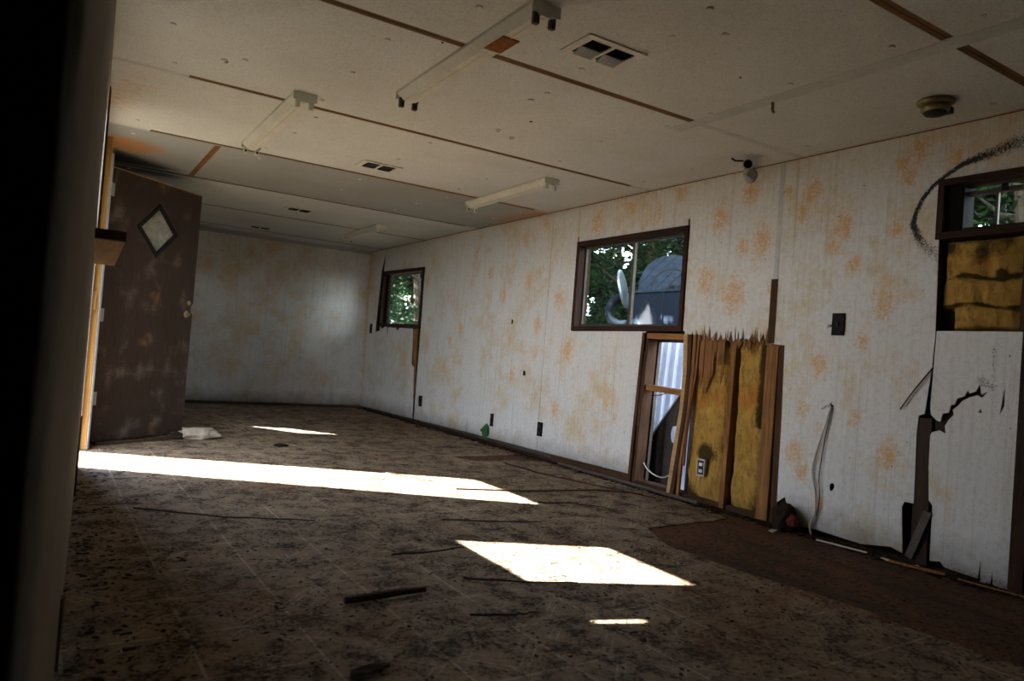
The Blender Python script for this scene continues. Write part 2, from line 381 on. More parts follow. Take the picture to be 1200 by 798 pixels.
# ceiling: backing board, panels between the seams, brown seam strips where the battens fell off
ceil = MB().box((XH, YB, H+.012), (3.56, .42, H+.20)).box((-.03, .42, H+.012), (3.56, YF+.1, H+.20)).build('ceiling', M['strip'], kind='structure')
seams = [1.367+1.2195*n for n in range(-2, 7)]
def gauss(P, c, r, a=1): return a*np.exp(-(((P[:, 0]-c[0])**2+(P[:, 1]-c[1])**2)/(r*r)))
def ceil_spot(P):
    v = gauss(P, (.30, 5.55), .24, 1.2)+gauss(P, (.12, 4.6), .22, .5)+gauss(P, (.2, 4.2), .3, .45)+gauss(P, (3.2, 5.6), .22, .5)+gauss(P, (3.42, 5.2), .25, .6)
    v += np.exp(-((P[:, 0]-3.43)/.10)**2)*.42 + gauss(P, (1.9, 1.9), .06, .4)
    v += gauss(P, (1.6, 3.05), .05, .2)
    return v
def ceil_soot(P):
    return gauss(P, (.25, 6.15), .40, 1.1)+gauss(P, (.6, 6.3), .25, .6)+gauss(P, (2.02, 1.83), .035, .45)+gauss(P, (1.66, 2.42), .09, .16)+gauss(P, (3.2, 2.62), .06, .25)
edges = [YB]+seams+[YF]
for i in range(len(edges)-1):
    y0, y1 = edges[i]+.022, edges[i+1]-.022
    if i == 0: y0 = YB
    if i == len(edges)-2: y1 = YF
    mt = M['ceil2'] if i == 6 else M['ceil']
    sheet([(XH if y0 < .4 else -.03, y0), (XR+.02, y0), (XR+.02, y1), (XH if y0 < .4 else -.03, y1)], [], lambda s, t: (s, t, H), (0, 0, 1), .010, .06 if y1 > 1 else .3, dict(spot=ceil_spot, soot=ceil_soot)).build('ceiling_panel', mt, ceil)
ends = {0: [(.2, 2.551), (2.645, 3.41)], 1: [(.02, 2.583)], 2: [(.45, 3.24)], 3: [(.40, 3.27)], 4: [(.25, 3.28)], 5: [(.2, 3.43)], 6: [(.2, 3.43)], -1: [(.2, 3.41)], -2: [(.2, 3.41)]}
for n, spans in ends.items():
    y = 1.367+1.2195*n; last = XH if y < .4 else -.03
    for a, b in spans:
        MB().box((a, y-.0225, H+.001), (b, y-.002, H+.008)).box((a, y+.002, H+.001), (b, y+.0225, H+.008)).box((a, y-.003, H+.005), (b, y+.003, H+.010)).build('seam_strip', M['strip'], ceil)
        MB().box((last, y-.0223, H+.0004), (a-.0005, y+.0223, H+.010)).build('joint_tape', M['tape'], ceil); last = b+.0005
    MB().box((last, y-.0223, H+.0004), (XR, y+.0223, H+.010)).build('joint_tape', M['tape'], ceil)
MB().box((.785, 5.07, H-.003), (.822, 6.222, H-.0003)).build('seam_strip', M['strip_y'], ceil, label='short brown strip running lengthways between two seams')
sheet([(2.565, 2.74), (2.645, 2.74), (2.64, -1.2), (2.555, -1.2)], [], lambda s, t: (s, t, H-.0015), (0, 0, 1), .0012).build('joint_tape', M['tape'], ceil)
# popped nail heads
nails = MB(); rnd = random.Random(11)
for i in range(len(edges)-1):
    for k in range(3):
        for j in range(5):
            y = edges[i]+.15+k*.45+rnd.uniform(-.04, .04); x = .35+j*.72+rnd.uniform(-.05, .05)
            if rnd.random() < .75: nails.lathe((x, y, H), (0, 0, -1), [(.013, -.002), (.012, .003), (.007, .005)], 8)
for x, y in [(2.075, 3.475), (1.948, 3.413), (1.822, 2.905), (1.781, 1.75), (1.964, 1.844), (1.176, 2.262), (.618, 3.391), (.544, 3.458)]:
    nails.lathe((x, y, H), (0, 0, -1), [(.015, -.002), (.014, .004), (.008, .006)], 8)
nails.build('nail_pop', M['ceil'], ceil, kind='stuff')
hl = MB()
for x, y, r in [(1.948, 3.413, .012), (2.075, 3.475, .014), (1.99, 3.15, .010), (.544, 3.458, .012), (2.30, 2.05, .006), (1.2, 2.6, .006)]:
    hl.lathe((x+.01, y+.02, H), (0, 0, -1), [(r, -.001), (r*.8, .002)], 9)
hl.build('torn_hole', M['dark_hole'], ceil)

# ---- right wall
WIN2 = [(4.594, 1.042), (4.594, 1.744), (3.405, 1.745), (3.40, 1.056)]
WIN1 = [(8.609, 1.056), (8.612, 1.745), (7.41, 1.727), (7.395, 1.037)]
WIN3 = [(1.827, 1.500), (1.831, 1.778), (.62, 1.782), (.62, 1.50)]
INS3 = [(1.805, 1.077), (1.818, 1.502), (.62, 1.50), (.62, 1.078)]
SPOTS = [(2.822, 1.585, 0.08), (3.235, 1.37, 0.076), (2.529, 1.816, 0.042), (1.979, 1.83, 0.046), (2.004, 1.898, 0.043), (2.494, 1.839, 0.047), (2.301, 1.617, 0.059), (2.396, 0.9, 0.054), (2.065, 1.202, 0.059), (2.367, 1.511, 0.041), (1.994, 0.479, 0.057), (2.515, 0.407, 0.054), (2.48, 0.642, 0.041), (3.493, 1.976, 0.057), (3.003, 1.282, 0.093), (5.938, 1.575, 0.057), (5.069, 1.946, 0.051), (4.374, 1.867, 0.079), (5.264, 1.463, 0.067), (4.634, 0.892, 0.081), (4.118, 0.523, 0.031), (4.011, 0.423, 0.03), (6.669, 0.911, 0.052), (6.758, 0.643, 0.053), (6.449, 1.045, 0.051), (5.675, 1.365, 0.063), (3.146, 1.764, 0.075), (2.928, 1.891, 0.062), (2.238, 1.412, 0.044), (2.657, 1.85, 0.034), (2.564, 1.717, 0.043), (1.925, 1.944, 0.049), (1.765, 1.873, 0.04), (2.63, 0.817, 0.047), (2.729, 1.322, 0.039), (2.963, 1.562, 0.046), (4.458, 1.691, 0.054), (6.213, 1.758, 0.059), (7.336, 1.559, 0.067), (3.722, 1.864, 0.06), (3.995, 1.96, 0.057), (2.182, 0.63, 0.034), (2.454, 0.303, 0.041), (2.341, 0.167, 0.035), (2.025, 1.565, 0.038), (2.164, 1.019, 0.039), (5.083, 1.093, 0.064), (4.802, 1.303, 0.07), (5.424, 0.639, 0.06), (4.746, 0.408, 0.061)]
SOOT = [(1.44, 1.89), (1.521, 1.892), (1.604, 1.868), (1.726, 1.840), (1.80, 1.80), (1.86, 1.757), (1.909, 1.696), (1.935, 1.63), (1.943, 1.585), (1.92, 1.535), (1.896, 1.491), (1.85, 1.45), (1.813, 1.424)]
SW = [.05, .05, .036, .015, .012, .012, .012, .013, .018, .026, .036, .045, .05]
SA = [.42, .60, .62, 1.0, 1.0, 1.0, 1.0, 1.0, .95, .75, .55, .50, .45]
def wall_spot(P):
    v = np.zeros(len(P))
    for y, z, r in SPOTS: v = np.maximum(v, .85*np.exp(-((P[:, 0]-y)/(r*1.15))**2-((P[:, 1]-z)/(r*1.6))**2))
    v = np.maximum(v, np.exp(-((P[:, 1]-H)/.05)**2)*.38*(P[:, 0] > 2.3))
    v = np.maximum(v, np.exp(-((P[:, 0]-YF)/.10)**2)*.55)
    return v
def seg_d(P, a, b):
    a = np.array(a); b = np.array(b); d = b-a; t = np.clip(((P-a)@d)/(d@d), 0, 1)
    return np.linalg.norm(P-(a+t[:, None]*d), axis=1), t
def wall_soot(P):
    v = np.zeros(len(P))
    for i in range(len(SOOT)-1):
        d, t = seg_d(P, SOOT[i], SOOT[i+1]); wd = SW[i]*(1-t)+SW[i+1]*t; v = np.maximum(v, (SA[i]*(1-t)+SA[i+1]*t)*np.exp(-(d/wd)**2))
    for (a, b, wd, s) in [((2.706, 2.03), (2.704, 1.36), .008, .45), ((2.36, .66), (2.31, .69), .012, .6), ((2.33, 1.10), (2.36, 1.09), .012, .7), ((2.10, .42), (2.19, .36), .03, .25), ((1.80, .92), (1.79, .66), .02, .45),
                          ((1.55, 1.0), (1.54, .80), .012, .5), ((1.60, .86), (1.55, .84), .03, .5), ((3.16, 2.03), (3.3, 2.0), .03, .3), ((1.9, .0), (1.35, .0), .05, .5), ((2.5, .02), (2.62, .05), .05, .8), ((8.9, 1.0), (8.9, 1.1), .02, .5)]:
        d, _ = seg_d(P, a, b); v = np.maximum(v, s*np.exp(-(d/wd)**2))
    return v
fields = dict(spot=wall_spot, soot=wall_soot)
WR = lambda s, t: (XR, s, t)
rj = random.Random(5)
def fringe(y0, y1, z, n, up=.05, dn=.01):
    out = []
    for i in range(n+1):
        y = y0+(y1-y0)*i/n; out.append((y, z + (rj.uniform(.01, up) if i % 2 else -rj.uniform(0, dn))))
    return out
# shell behind the panelling
shell = sheet([(YB, -.02), (YF+.1, -.02), (YF+.1, H+.02), (YB, H+.02)],
              [[(4.61, 1.05), (4.61, 1.74), (3.43, 1.72), (3.43, 1.07)], [(8.665, 1.06), (8.665, 1.72), (7.43, 1.705), (7.43, 1.06)],
               [(1.79, 1.545), (1.79, 1.755), (.66, 1.755), (.66, 1.545)], [(3.76, .02), (3.72, .985), (3.372, .985), (3.395, .02)]],
              lambda s, t: (XR+.105, s, t), (1, 0, 0), .025)
wallr = shell.build('wall_right', M['siding'], kind='structure')
PANELS = [
 ([(YB, 0), (1.43, 0), (1.43, 1.078), (1.43, H), (YB, H)], [[(1.40, 1.078), (1.40, 1.782), (.62, 1.782), (.62, 1.078)]], .03),
 # panel around window three: top piece
 ([(1.432, 1.078), (1.805, 1.077), (1.818, 1.502), (1.831, 1.778), (1.432, 1.781), (1.432, H), (2.700, H), (2.700, .60), (2.612, .985), (2.60, .6), (2.605, .012), (1.893, .012)] , [], 0),
]
def panel(outline, holes=(), grid=.03, label=None):
    return sheet(outline, list(holes), WR, (1, 0, 0), .006, grid, fields).build('wall_panel', M['wall'], wallr, label=label)
panel([(YB, .0), (1.425, .0), (1.425, 1.078), (.62, 1.078), (.62, 1.782), (1.425, 1.782), (1.425, H), (YB, H)], grid=.06)
# panel with the black burn line, from window three to the long seam
panel([(1.4255, 1.7815), (1.831, 1.778), (1.818, 1.502), (1.806, 1.04), (1.812, .90), (1.832, .69), (1.858, .68), (1.862, .60), (1.855, .27), (1.90, .27), (1.91, .24), (1.893, .03), (1.95, .045), (2.1, .02), (2.35, .03), (2.46, .02), (2.47, .09), (2.53, .10), (2.55, .16), (2.60, .12),
       (2.605, .5), (2.618, .985), (2.700, .992), (2.703, H), (1.4255, H)],
      [[(2.276, .245), (2.287, .245), (2.29, .275), (2.276, .288), (2.262, .28), (2.262, .262)], [(2.312, .66), (2.295, .66), (2.296, .685), (2.312, .687)]], grid=.014)
# proud white lower panel, cracked
crack = [(1.800, .690), (1.776, .668), (1.757, .662), (1.748, .700), (1.722, .706), (1.716, .742), (1.700, .745), (1.690, .775), (1.662, .785), (1.648, .815), (1.640, .800), (1.615, .812), (1.600, .845), (1.592, .80), (1.565, .815), (1.588, .785),
         (1.608, .795), (1.640, .782), (1.668, .765), (1.684, .742), (1.706, .722), (1.700, .700), (1.722, .672), (1.735, .645), (1.730, .610), (1.758, .622), (1.790, .610), (1.7995, .60)]
low = [(1.43, .0), (1.50, .0), (1.505, .06), (1.512, .0), (1.55, .0), (1.553, .09), (1.562, .01), (1.70, .02), (1.72, .04), (1.765, .03), (1.768, .28), (1.785, .30), (1.795, .45), (1.797, .595)]+list(reversed(crack))[1:]+[(1.8045, .72), (1.798, 1.075), (1.43, 1.076)]
sheet(low, [[(1.515, .72), (1.507, .80), (1.500, .84), (1.498, .76)], [(1.60, .72), (1.59, .74), (1.585, .72)]], lambda s, t: (XR-.005, s, t), (1, 0, 0), .006, .02, fields).build('wall_panel', M['wall'], wallr, label='cracked white lower panel nailed over the wall')
# panel C : between seam 2.706 and 3.743 above the torn opening
fr = fringe(3.375, 2.71, 1.005, 34, .055, .012)
panel([(2.709, H), (2.709, 1.36), (2.735, 1.33), (2.728, 1.0)]+list(reversed(fr))+[(3.385, 1.055), (3.40, 1.056), (3.405, 1.745), (3.741, 1.745), (3.741, H)], grid=.022)
panel([(3.745, H), (3.745, 1.745), (4.594, 1.744), (4.594, 1.042), (3.745, 1.05), (3.752, .8), (3.79, .06), (4.957, .05), (4.957, H)], grid=.028)
h4 = lambda y, z: [(y-.018, z-.018), (y+.018, z-.02), (y+.016, z+.02), (y-.02, z+.016)]
panel([(4.961, .05), (6.178, .045), (6.178, H), (4.961, H)], [h4(5.492, 1.115), h4(5.235, .673)], .03)
panel([(6.182, .045), (7.395, .03), (7.395, 1.037), (7.41, 1.727), (7.398, H), (6.182, H)], [], .04)
panel([(7.4, H), (7.412, 1.727), (8.612, 1.745), (8.60, H)], [], .05)
panel([(7.44, .03), (7.445, .22), (7.47, .36), (7.50, .60), (7.565, .63), (7.585, .90), (7.61, 1.035), (7.98, 1.04), (8.05, 1.0), (8.1, 1.04), (8.33, 1.045), (8.34, .90), (8.38, 1.05), (8.45, 1.05), (8.55, 1.02), (8.60, 1.056), (8.60, .02)], [], .04)
panel([(8.655, .02), (YF, .01), (YF, H), (8.605, H), (8.615, 1.97), (8.70, 1.75), (8.735, 1.3), (8.75, .98), (8.605, 1.0), (8.604, .02)], [], .05)
# baseboard rags
MB().hexa([(XR-.004, 3.79, -.01), (XR+.003, 3.79, -.01), (XR+.003, 4.75, -.01), (XR-.004, 4.75, -.01), (XR-.004, 3.79, .055), (XR+.003, 3.79, .055), (XR+.003, 4.75, .045), (XR-.004, 4.75, .045)]).build('baseboard_right', M['stud_dark'], kind='structure')

def stud(a, b, wd, th, mat='stud', name='stud', side=(1, 0, 0), w2=None, **k):
    return MB().bar(a, b, wd, th, side, w2).build(name, M[mat], wallr, bevel=.0015, **k)
X1 = XR+.006
stud((XR+.030, 2.702, .0), (XR+.030, 2.70, .985), .080, .055)                      # right-hand wide stud
stud((XR+.05, 2.625, .0), (XR+.05, 2.64, 1.0), .045, .08, 'stud_dark')
stud((XR+.040, 2.712, .985), (XR+.040, 2.712, H), .10, .05, 'stud')
stud((XR+.032, 2.997, .0), (XR+.030, 2.978, 1.0), .036, .05)                        # thin stud
stud((XR+.045, 3.785, .0), (XR+.045, 3.74, 1.0), .045, .085, 'stud_dark')           # left stud of the hole
MB().bar((XR-.002, 3.805, .0), (XR-.002, 3.757, 1.04), .028, .018, (1, 0, 0)).build('trim_board', M['stud_dark'], wallr, bevel=.001)
stud((XR+.05, 3.37, .655), (XR+.05, 3.725, .668), .038, .07, 'stud_y', 'blocking')
stud((XR+.05, 3.37, 1.018), (XR+.05, 3.745, 1.022), .038, .085, 'stud_y', 'blocking')
stud((XR+.06, 2.6, .01), (XR+.06, 3.8, .01), .03, .08, 'stud_dark', 'sill_plate')
# leaning, bowed strips at the left of the insulation
for (pts, wd, th, xo, mt) in [([(3.425, -.01), (3.395, .25), (3.355, .55), (3.35, .80), (3.365, 1.03)], .034, .02, .000, 'ply'),
                              ([(3.385, -.02), (3.36, .25), (3.325, .55), (3.315, .80), (3.325, 1.03)], .030, .018, -.004, 'stud_dark'),
                              ([(3.345, -.01), (3.335, .25), (3.305, .55), (3.285, .80), (3.285, 1.03)], .026, .016, .000, 'fibre'),
                              ([(3.315, .20), (3.31, .40), (3.29, .60), (3.262, .80), (3.255, 1.03)], .016, .012, .003, 'fibre')]:
    mb = MB()
    for i in range(len(pts)-1):
        mb.bar((XR+xo, pts[i][0], pts[i][1]), (XR+xo, pts[i+1][0], pts[i+1][1]+.004), wd*.8 if i == 0 else wd, th, (1, 0, 0), wd)
    mb.build('bowed_strip', M[mt], wallr)
# torn brown backing of the panel, splintered
def splinters(y0, y1, n, ztop, zfun, name, mat, x0, seed):
    r_ = random.Random(seed); yy = y0
    step = (y1-y0)/n
    for i in range(n):
        a = y0+step*i; b = a+step*.97; zb = zfun(i/n)+r_.uniform(-.035, .035); zb2 = zb+r_.uniform(.02, .09)
        mid = a+step*r_.uniform(.25, .75); xo = r_.uniform(-.003, .003)
        zt = ztop+r_.uniform(0, .035)
        sheet([(a, ztop), (a, zb2), (mid, zb), (b, zb2+r_.uniform(-.02, .03)), (b, ztop), ((a+b)/2, zt)], [], lambda s, t: (x0+xo, s, t), (1, 0, 0), .004).build(name, M[mat], wallr)
splinters(3.245, 3.045, 10, 1.01, lambda f: .78-.14*sin(f*7)+(.0 if f < .5 else -.04), 'torn_splinter', 'fibre', XR+.004, 1)
splinters(3.045, 2.76, 9, 1.00, lambda f: .955, 'torn_splinter', 'fibre', XR+.003, 2)
splinters(2.73, 2.625, 4, 1.0, lambda f: .96, 'torn_splinter', 'fibre', XR+.003, 4)
fr2 = MB()
for i in range(46):
    y = rj.uniform(2.72, 3.37); z = 1.0+rj.uniform(-.01, .02); h = rj.uniform(.02, .075)
    fr2.hexa([(XR-.003, y, z), (XR-.001, y, z), (XR-.001, y+.008, z), (XR-.003, y+.008, z), (XR-.003, y+.004, z+h), (XR-.002, y+.004, z+h), (XR-.002, y+.005, z+h), (XR-.003, y+.005, z+h)])
fr2.build('torn_fringe', M['fibre'], wallr, kind='stuff')
# insulation batts
def batt(y0, y1, z0, z1, xf, depth, seed, darkf, label=None, st=.018, amp=.018, lean=0, rnd=7.0):
    ny = max(4, int((y1-y0)/st)); nz = max(4, int((z1-z0)/st)); vs = []; fs = []; so_ = []
    for j in range(nz+1):
        for i in range(ny+1):
            u = i/ny; v = j/nz; y = y0+(y1-y0)*u + lean*v; z = z0+(z1-z0)*v
            edge = min(u, 1-u, v*2, (1-v)*2); rr = min(1, edge*rnd)**.5
            d = amp*noise.fractal(Vector((y*7+seed, z*4, seed)), 1, 2, 5) + amp*.5*noise.noise(Vector((y*30, z*22, seed)))
            vs.append((xf+depth*(1-rr)*.8-d, y, z)); so_.append(darkf(y, z))
    n = len(vs)
    vs += [(xf+depth, v[1], v[2]) for v in vs]; so_ += so_
    W_ = ny+1
    for j in range(nz):
        for i in range(ny):
            a = j*W_+i; fs.append((a, a+1, a+W_+1, a+W_)); fs.append((a+n+W_, a+n+W_+1, a+n+1, a+n))
    loop = [i for i in range(W_)]+[j*W_+ny for j in range(1, nz+1)]+[nz*W_+i for i in range(ny-1, -1, -1)]+[j*W_ for j in range(nz-1, 0, -1)]
    for k in range(len(loop)):
        a, b = loop[k], loop[(k+1) % len(loop)]; fs.append((b, a, a+n, b+n))
    mb = MB(); mb.add(vs, fs); mb.attr['soot'] = so_
    return mb.build('insulation_batt', M['insul'], wallr, smooth=True, label=label)
G = lambda y, z, a, b, r, s=1: s*math.exp(-(((y-a)**2+(z-b)**2)/(r*r)))
batt(3.015, 3.33, .0, 1.0, XR+.030, .06, 1.3, lambda y, z: G(y, z, 3.16, .30, .07, 1.2)+G(y, z, 3.02, .35, .05, .7)+.5*math.exp(-z/.08)+G(y, z, 3.3, .05, .08, .6))
batt(2.745, 2.965, .0, 1.0, XR+.026, .06, 5.1, lambda y, z: .95*math.exp(-((y-2.77)/.045)**2)*(.35+.65*(z > .5))+.7*math.exp(-z/.08)+G(y, z, 2.95, .4, .04, .4))
MB().box((XR-.002, 2.694, 1.36), (XR-.0003, 2.722, H-.002)).build('seam_tape', M['tape'], wallr)
MB().box((XR-.003, 2.690, .995), (XR-.0003, 2.735, 1.36)).build('exposed_seam_wood', M['stud_dark'], wallr)
MB().box((XR-.004, .5, H-.006), (XR-.0005, YF, H-.001)).build('trim_4', M['strip_y'], kind='structure')
# window three opening: fluffy insulation in bulging rolls
b3 = lambda y, z: .85*math.exp(-((z-1.318-.012*sin(y*23))/.011)**2)+.85*math.exp(-((z-1.190-.012*sin(y*19+1))/.011)**2)+.5*noise.noise(Vector((y*14, z*14, 2)))+G(y, z, 1.62, 1.47, .09, .9)+G(y, z, 1.78, 1.46, .05, .8)+G(y, z, 1.55, 1.33, .02, .9)+G(y, z, 1.8, 1.10, .08, 1.1)+.45*math.exp(-((y-1.44)/.06)**2)  # dark lines paint shade into the gaps between rolls; other spots are stains
batt(1.45, 1.808, 1.30, 1.497, XR+.004, .09, 9.1, b3, st=.009, amp=.022, rnd=2.4)
batt(1.45, 1.806, 1.175, 1.325, XR-.004, .09, 12.1, b3, st=.009, amp=.022, rnd=2.4)
batt(1.46, 1.755, 1.085, 1.20, XR+.004, .08, 15.7, b3, st=.009, amp=.02, rnd=2.4)
MB().box((XR+.085, .62, 1.08), (XR+.095, 1.82, 1.5)).build('backing_board', M['darkwood'], wallr)
stud((XR+.045, 1.445, 1.08), (XR+.045, 1.445, 1.5), .04, .08, 'stud_dark')
stud((XR+.03, 1.812, .92), (XR+.03, 1.824, 1.5), .018, .05, 'stud_dark')
# studs seen through the split seam
stud((XR+.030, 1.82, .0), (XR+.030, 1.835, .67), .075, .05, 'darkwood')
stud((XR+.045, 1.78, .64), (XR+.045, 1.70, .65), .05, .02, 'stud_dark', 'backing_board')
MB().box((XR+.02, 1.49, .58), (XR+.03, 1.79, .88)).build('backing_board', M['darkwood'], wallr)
MB().bar((XR-.004, 1.86, .02), (XR-.012, 1.78, .25), .035, .012, (1, 0, 0)).build('loose_slat', M['alu'], wallr)
# stud and splinter under the far window
MB().box((XR+.03, 7.35, 0), (XR+.05, 7.75, 1.04)).build('backing_board', M['darkwood'], wallr)
MB().bar((XR+.012, 7.455, .30), (XR+.010, 7.54, 1.03), .02, .01, (1, 0, 0), .11).build('torn_splinter', M['stud'], wallr)
MB().box((XR+.03, 8.5, .9), (XR+.05, 8.75, H)).build('backing_board', M['dark_hole'], wallr)  # near-black sheet stands in for the darkness behind the crack
MB().box((XR+.06, 1.4, .0), (XR+.07, 2.60, .35)).build('backing_board', M['dark_hole'], wallr)  # near-black sheet, painted darkness behind the gaps at the wall foot
# dark upright at the right-hand end
MB().box((XR-.03, 1.38, 0), (XR-.0065, 1.436, 1.075)).build('trim_1', M['frame_v'], bevel=.002, kind='structure')
MB().box((XR-.02, 1.20, 0), (XR-.0065, 1.30, 1.075)).build('trim_2', M['darkwood'], bevel=.002, kind='structure')

# windows
def window(idx, y0, y1, z0, z1, fwid, mull=None, glass=True, lead=None, slant=0):
    mb = MB(); x0, x1 = XR-.014, XR+.004; root = None
    def fb(a, b, c, d, nm, root, mat, xx0=x0, xx1=XR+.105):
        return MB().hexa([(xx0, a, c[0]), (xx1, a, c[0]), (xx1, b, c[1]), (xx0, b, c[1]), (xx0, a, d[0]), (xx1, a, d[0]), (xx1, b, d[1]), (xx0, b, d[1])]).build(nm, M[mat], root, bevel=.0015)
    zt0, zt1 = z1
    root = fb(y0, y1, (z0[0], z0[1]), (z0[0]+fwid, z0[1]+fwid), 'window_%d' % idx, None, 'frame')
    tag(root, kind='structure')
    fb(y0, y1, (zt0-fwid, zt1-fwid), (zt0, zt1), 'head_rail', root, 'frame')
    fb(y0, y0+fwid, (z0[0]+fwid, z0[0]+fwid), (zt0-fwid, zt0-fwid), 'side_jamb', root, 'frame_v')
    fb(y1-fwid, y1, (z0[1]+fwid, z0[1]+fwid), (zt1-fwid, zt1-fwid), 'side_jamb', root, 'frame_v')
    # inner aluminium sash
    a, b = y0+fwid, y1-fwid; c, d = z0[0]+fwid, min(zt0, zt1)-fwid; s = .014; xs0, xs1 = XR+.050, XR+.068
    for nm, p, q in (('sash_rail', (xs0, a, c), (xs1, b, c+s)), ('sash_rail', (xs0, a, d-s), (xs1, b, d)), ('sash_stile', (xs0, a, c+s), (xs1, a+s, d-s)), ('sash_stile', (xs0, b-s, c+s), (xs1, b, d-s))):
        MB().box(p, q).build(nm, M['alu'], root, bevel=.001)
    if mull:
        MB().box((xs0-.008, mull-.013, c+s), (xs1, mull+.013, d-s)).build('mullion', M['alu'], root, bevel=.001)
    spans = [(a, mull), (mull, b)] if mull else [(a, b)]
    if glass:
        for p, q in spans: MB().box((XR+.058, p+s, c+s), (XR+.061, q-s, d-s)).build('pane', M['glass'], root)
    return root
w2 = window(2, 3.403, 4.594, (1.052, 1.044), (1.745, 1.744), .036, 3.985)
w1 = window(1, 7.403, 8.61, (1.036, 1.055), (1.727, 1.745), .04, None)
w3 = window(3, .62, 1.829, (1.495, 1.500), (1.782, 1.778), .03, None)
MB().box((XR+.012, 1.722, 1.53), (XR+.10, 1.798, 1.747)).build('side_jamb', M['dark_hole'], w3)  # near-black box paints the shade of the deep window reveal
MB().box((XR+.02, .66, 1.53), (XR+.10, 1.72, 1.548)).build('sill_board', M['darkwood'], w3)
# cracked dark edge above far window and crank rail of window three
MB().box((XR+.035, .66, 1.695), (XR+.060, 1.79, 1.715)).build('jalousie_rail', M['alu'], w3, bevel=.001)
MB().box((XR+.030, 1.55, 1.70), (XR+.050, 1.58, 1.73)).build('latch', M['dark_plastic'], w3, bevel=.002)
for y in (1.60, ): MB().box((XR+.045, y-.006, 1.53), (XR+.06, y+.006, 1.70)).build('sash_stile', M['alu'], w3)
# nails standing at the corners of window two
for y, z in ((3.41, 1.75), (4.59, 1.75)):
    MB().tube([(XR-.004, y, z-.01), (XR-.006, y, z+.035)], .004, 6).build('bent_nail', M['rusty'], w2)

# ---- far wall
wf = MB().box((-.05, YF+.02, -.02), (3.56, YF+.1, H+.02)).build('wall_far', M['siding'], kind='structure')
def far_spot(P): return gauss(P, (1.35, 1.0), .12, .6)+gauss(P, (2.03, .95), .10, .5)+gauss(P, (1.4, 1.6), .15, .5)+.5*np.exp(-((P[:, 0]-XR)/.07)**2)+.35*np.exp(-((P[:, 1]-H)/.04)**2)
for a, b in ((.0, .9997), (1.0, 2.2197), (2.22, XR)):
    sheet([(a, .02), (b, .02), (b, H), (a, H)], [], lambda s, t: (s, YF, t), (0, 1, 0), .006, .06, dict(spot=far_spot, soot=lambda P: np.zeros(len(P)))).build('wall_panel', M['wall'], wf)
MB().box((-.1, YF-.012, H-.045), (XR-.002, YF-.001, H-.001)).build('trim_3', M['ceil2'], kind='structure')

# ---- left wall, slightly out of square: near piece, door opening, piece behind the door
WL = lambda s, t: (lx(s), s, t)
DOOR = [(5.378, .0), (5.289, 1.905), (4.541, 1.895), (4.774, .0)]
W4 = [(3.561, 1.21), (3.597, 1.739), (3.064, 1.748), (2.985, 1.227)]
W5 = [(7.515, 1.098), (7.552, 1.403), (7.343, 1.679), (7.243, 1.379)]
GAP = [(2.574, 1.209), (2.626, 1.378), (2.585, 1.362), (2.552, 1.217)]
walll = sheet([(.42, 0), (4.774, 0), (4.541, 1.895), (5.289, 1.905), (5.378, 0), (YF, 0), (YF, H), (.42, H)], [W4, W5, GAP], WL, (-1, 0, 0), .03, .10,
              dict(spot=lambda P: np.zeros(len(P)), soot=lambda P: .5*np.exp(-((P[:, 1]-1.4)/.05)**2)*(P[:, 0] < 1.2))).build('wall_left', M['oldwall'], kind='structure')
# rough jamb beyond the doorway with the white metal frame
MB().box((.10, 5.40, 0), (.222, 5.46, H-.001)).build('door_jamb', M['pine'], walll, bevel=.002)
MB().box((.223, 5.40, 0), (.229, 5.66, 1.93)).box((.229, 5.42, 0), (.238, 5.43, 1.93)).build('metal_jamb', M['white_trim'], walll, bevel=.001)
MB().box((.15, 5.375, .90), (.205, 5.399, 1.02)).build('jamb_block', M['pine'], walll, bevel=.002)
MB().box((.12, 5.383, .60), (.150, 5.399, .74)).build('jamb_block', M['stud'], walll, bevel=.002)
for pts in ([(.4, .0), (.4, .4)],):
    pass
# dark shreds standing on the near wall edge
for y, z0, z1, wd in ((4.2, 1.45, 2.0, .10), (4.45, 1.15, 1.55, .08), (3.9, .02, .38, .05), (1.98, .01, .17, .03)):
    MB().hexa([(lx(y)-.001, y-wd, z0), (lx(y)+.006, y-wd, z0), (lx(y)+.008, y+wd, z0), (lx(y)-.001, y+wd, z0), (lx(y)-.001, y-wd*.4, z1), (lx(y)+.003, y-wd*.4, z1), (lx(y)+.010, y+wd*.6, z1), (lx(y)-.001, y+wd*.6, z1)]).build('torn_edge', M['stud_dark'], walll)
# partition beside the camera and the dark passage behind it
MB().box((XH, .34, 0), (-.004, .41, H)).build('wall_partition', M['black'], kind='structure')  # black base colour stands in for the unlit passage side
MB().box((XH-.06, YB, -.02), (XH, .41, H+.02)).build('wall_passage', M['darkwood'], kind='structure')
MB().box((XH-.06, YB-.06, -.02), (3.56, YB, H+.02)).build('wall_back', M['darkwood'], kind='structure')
MB().box((-1.4, YB-.1, H+.205), (3.7, .45, H+.26)).box((-.06, .45, H+.205), (3.7, YF+.2, H+.26)).build('roof', M['siding'], kind='structure')

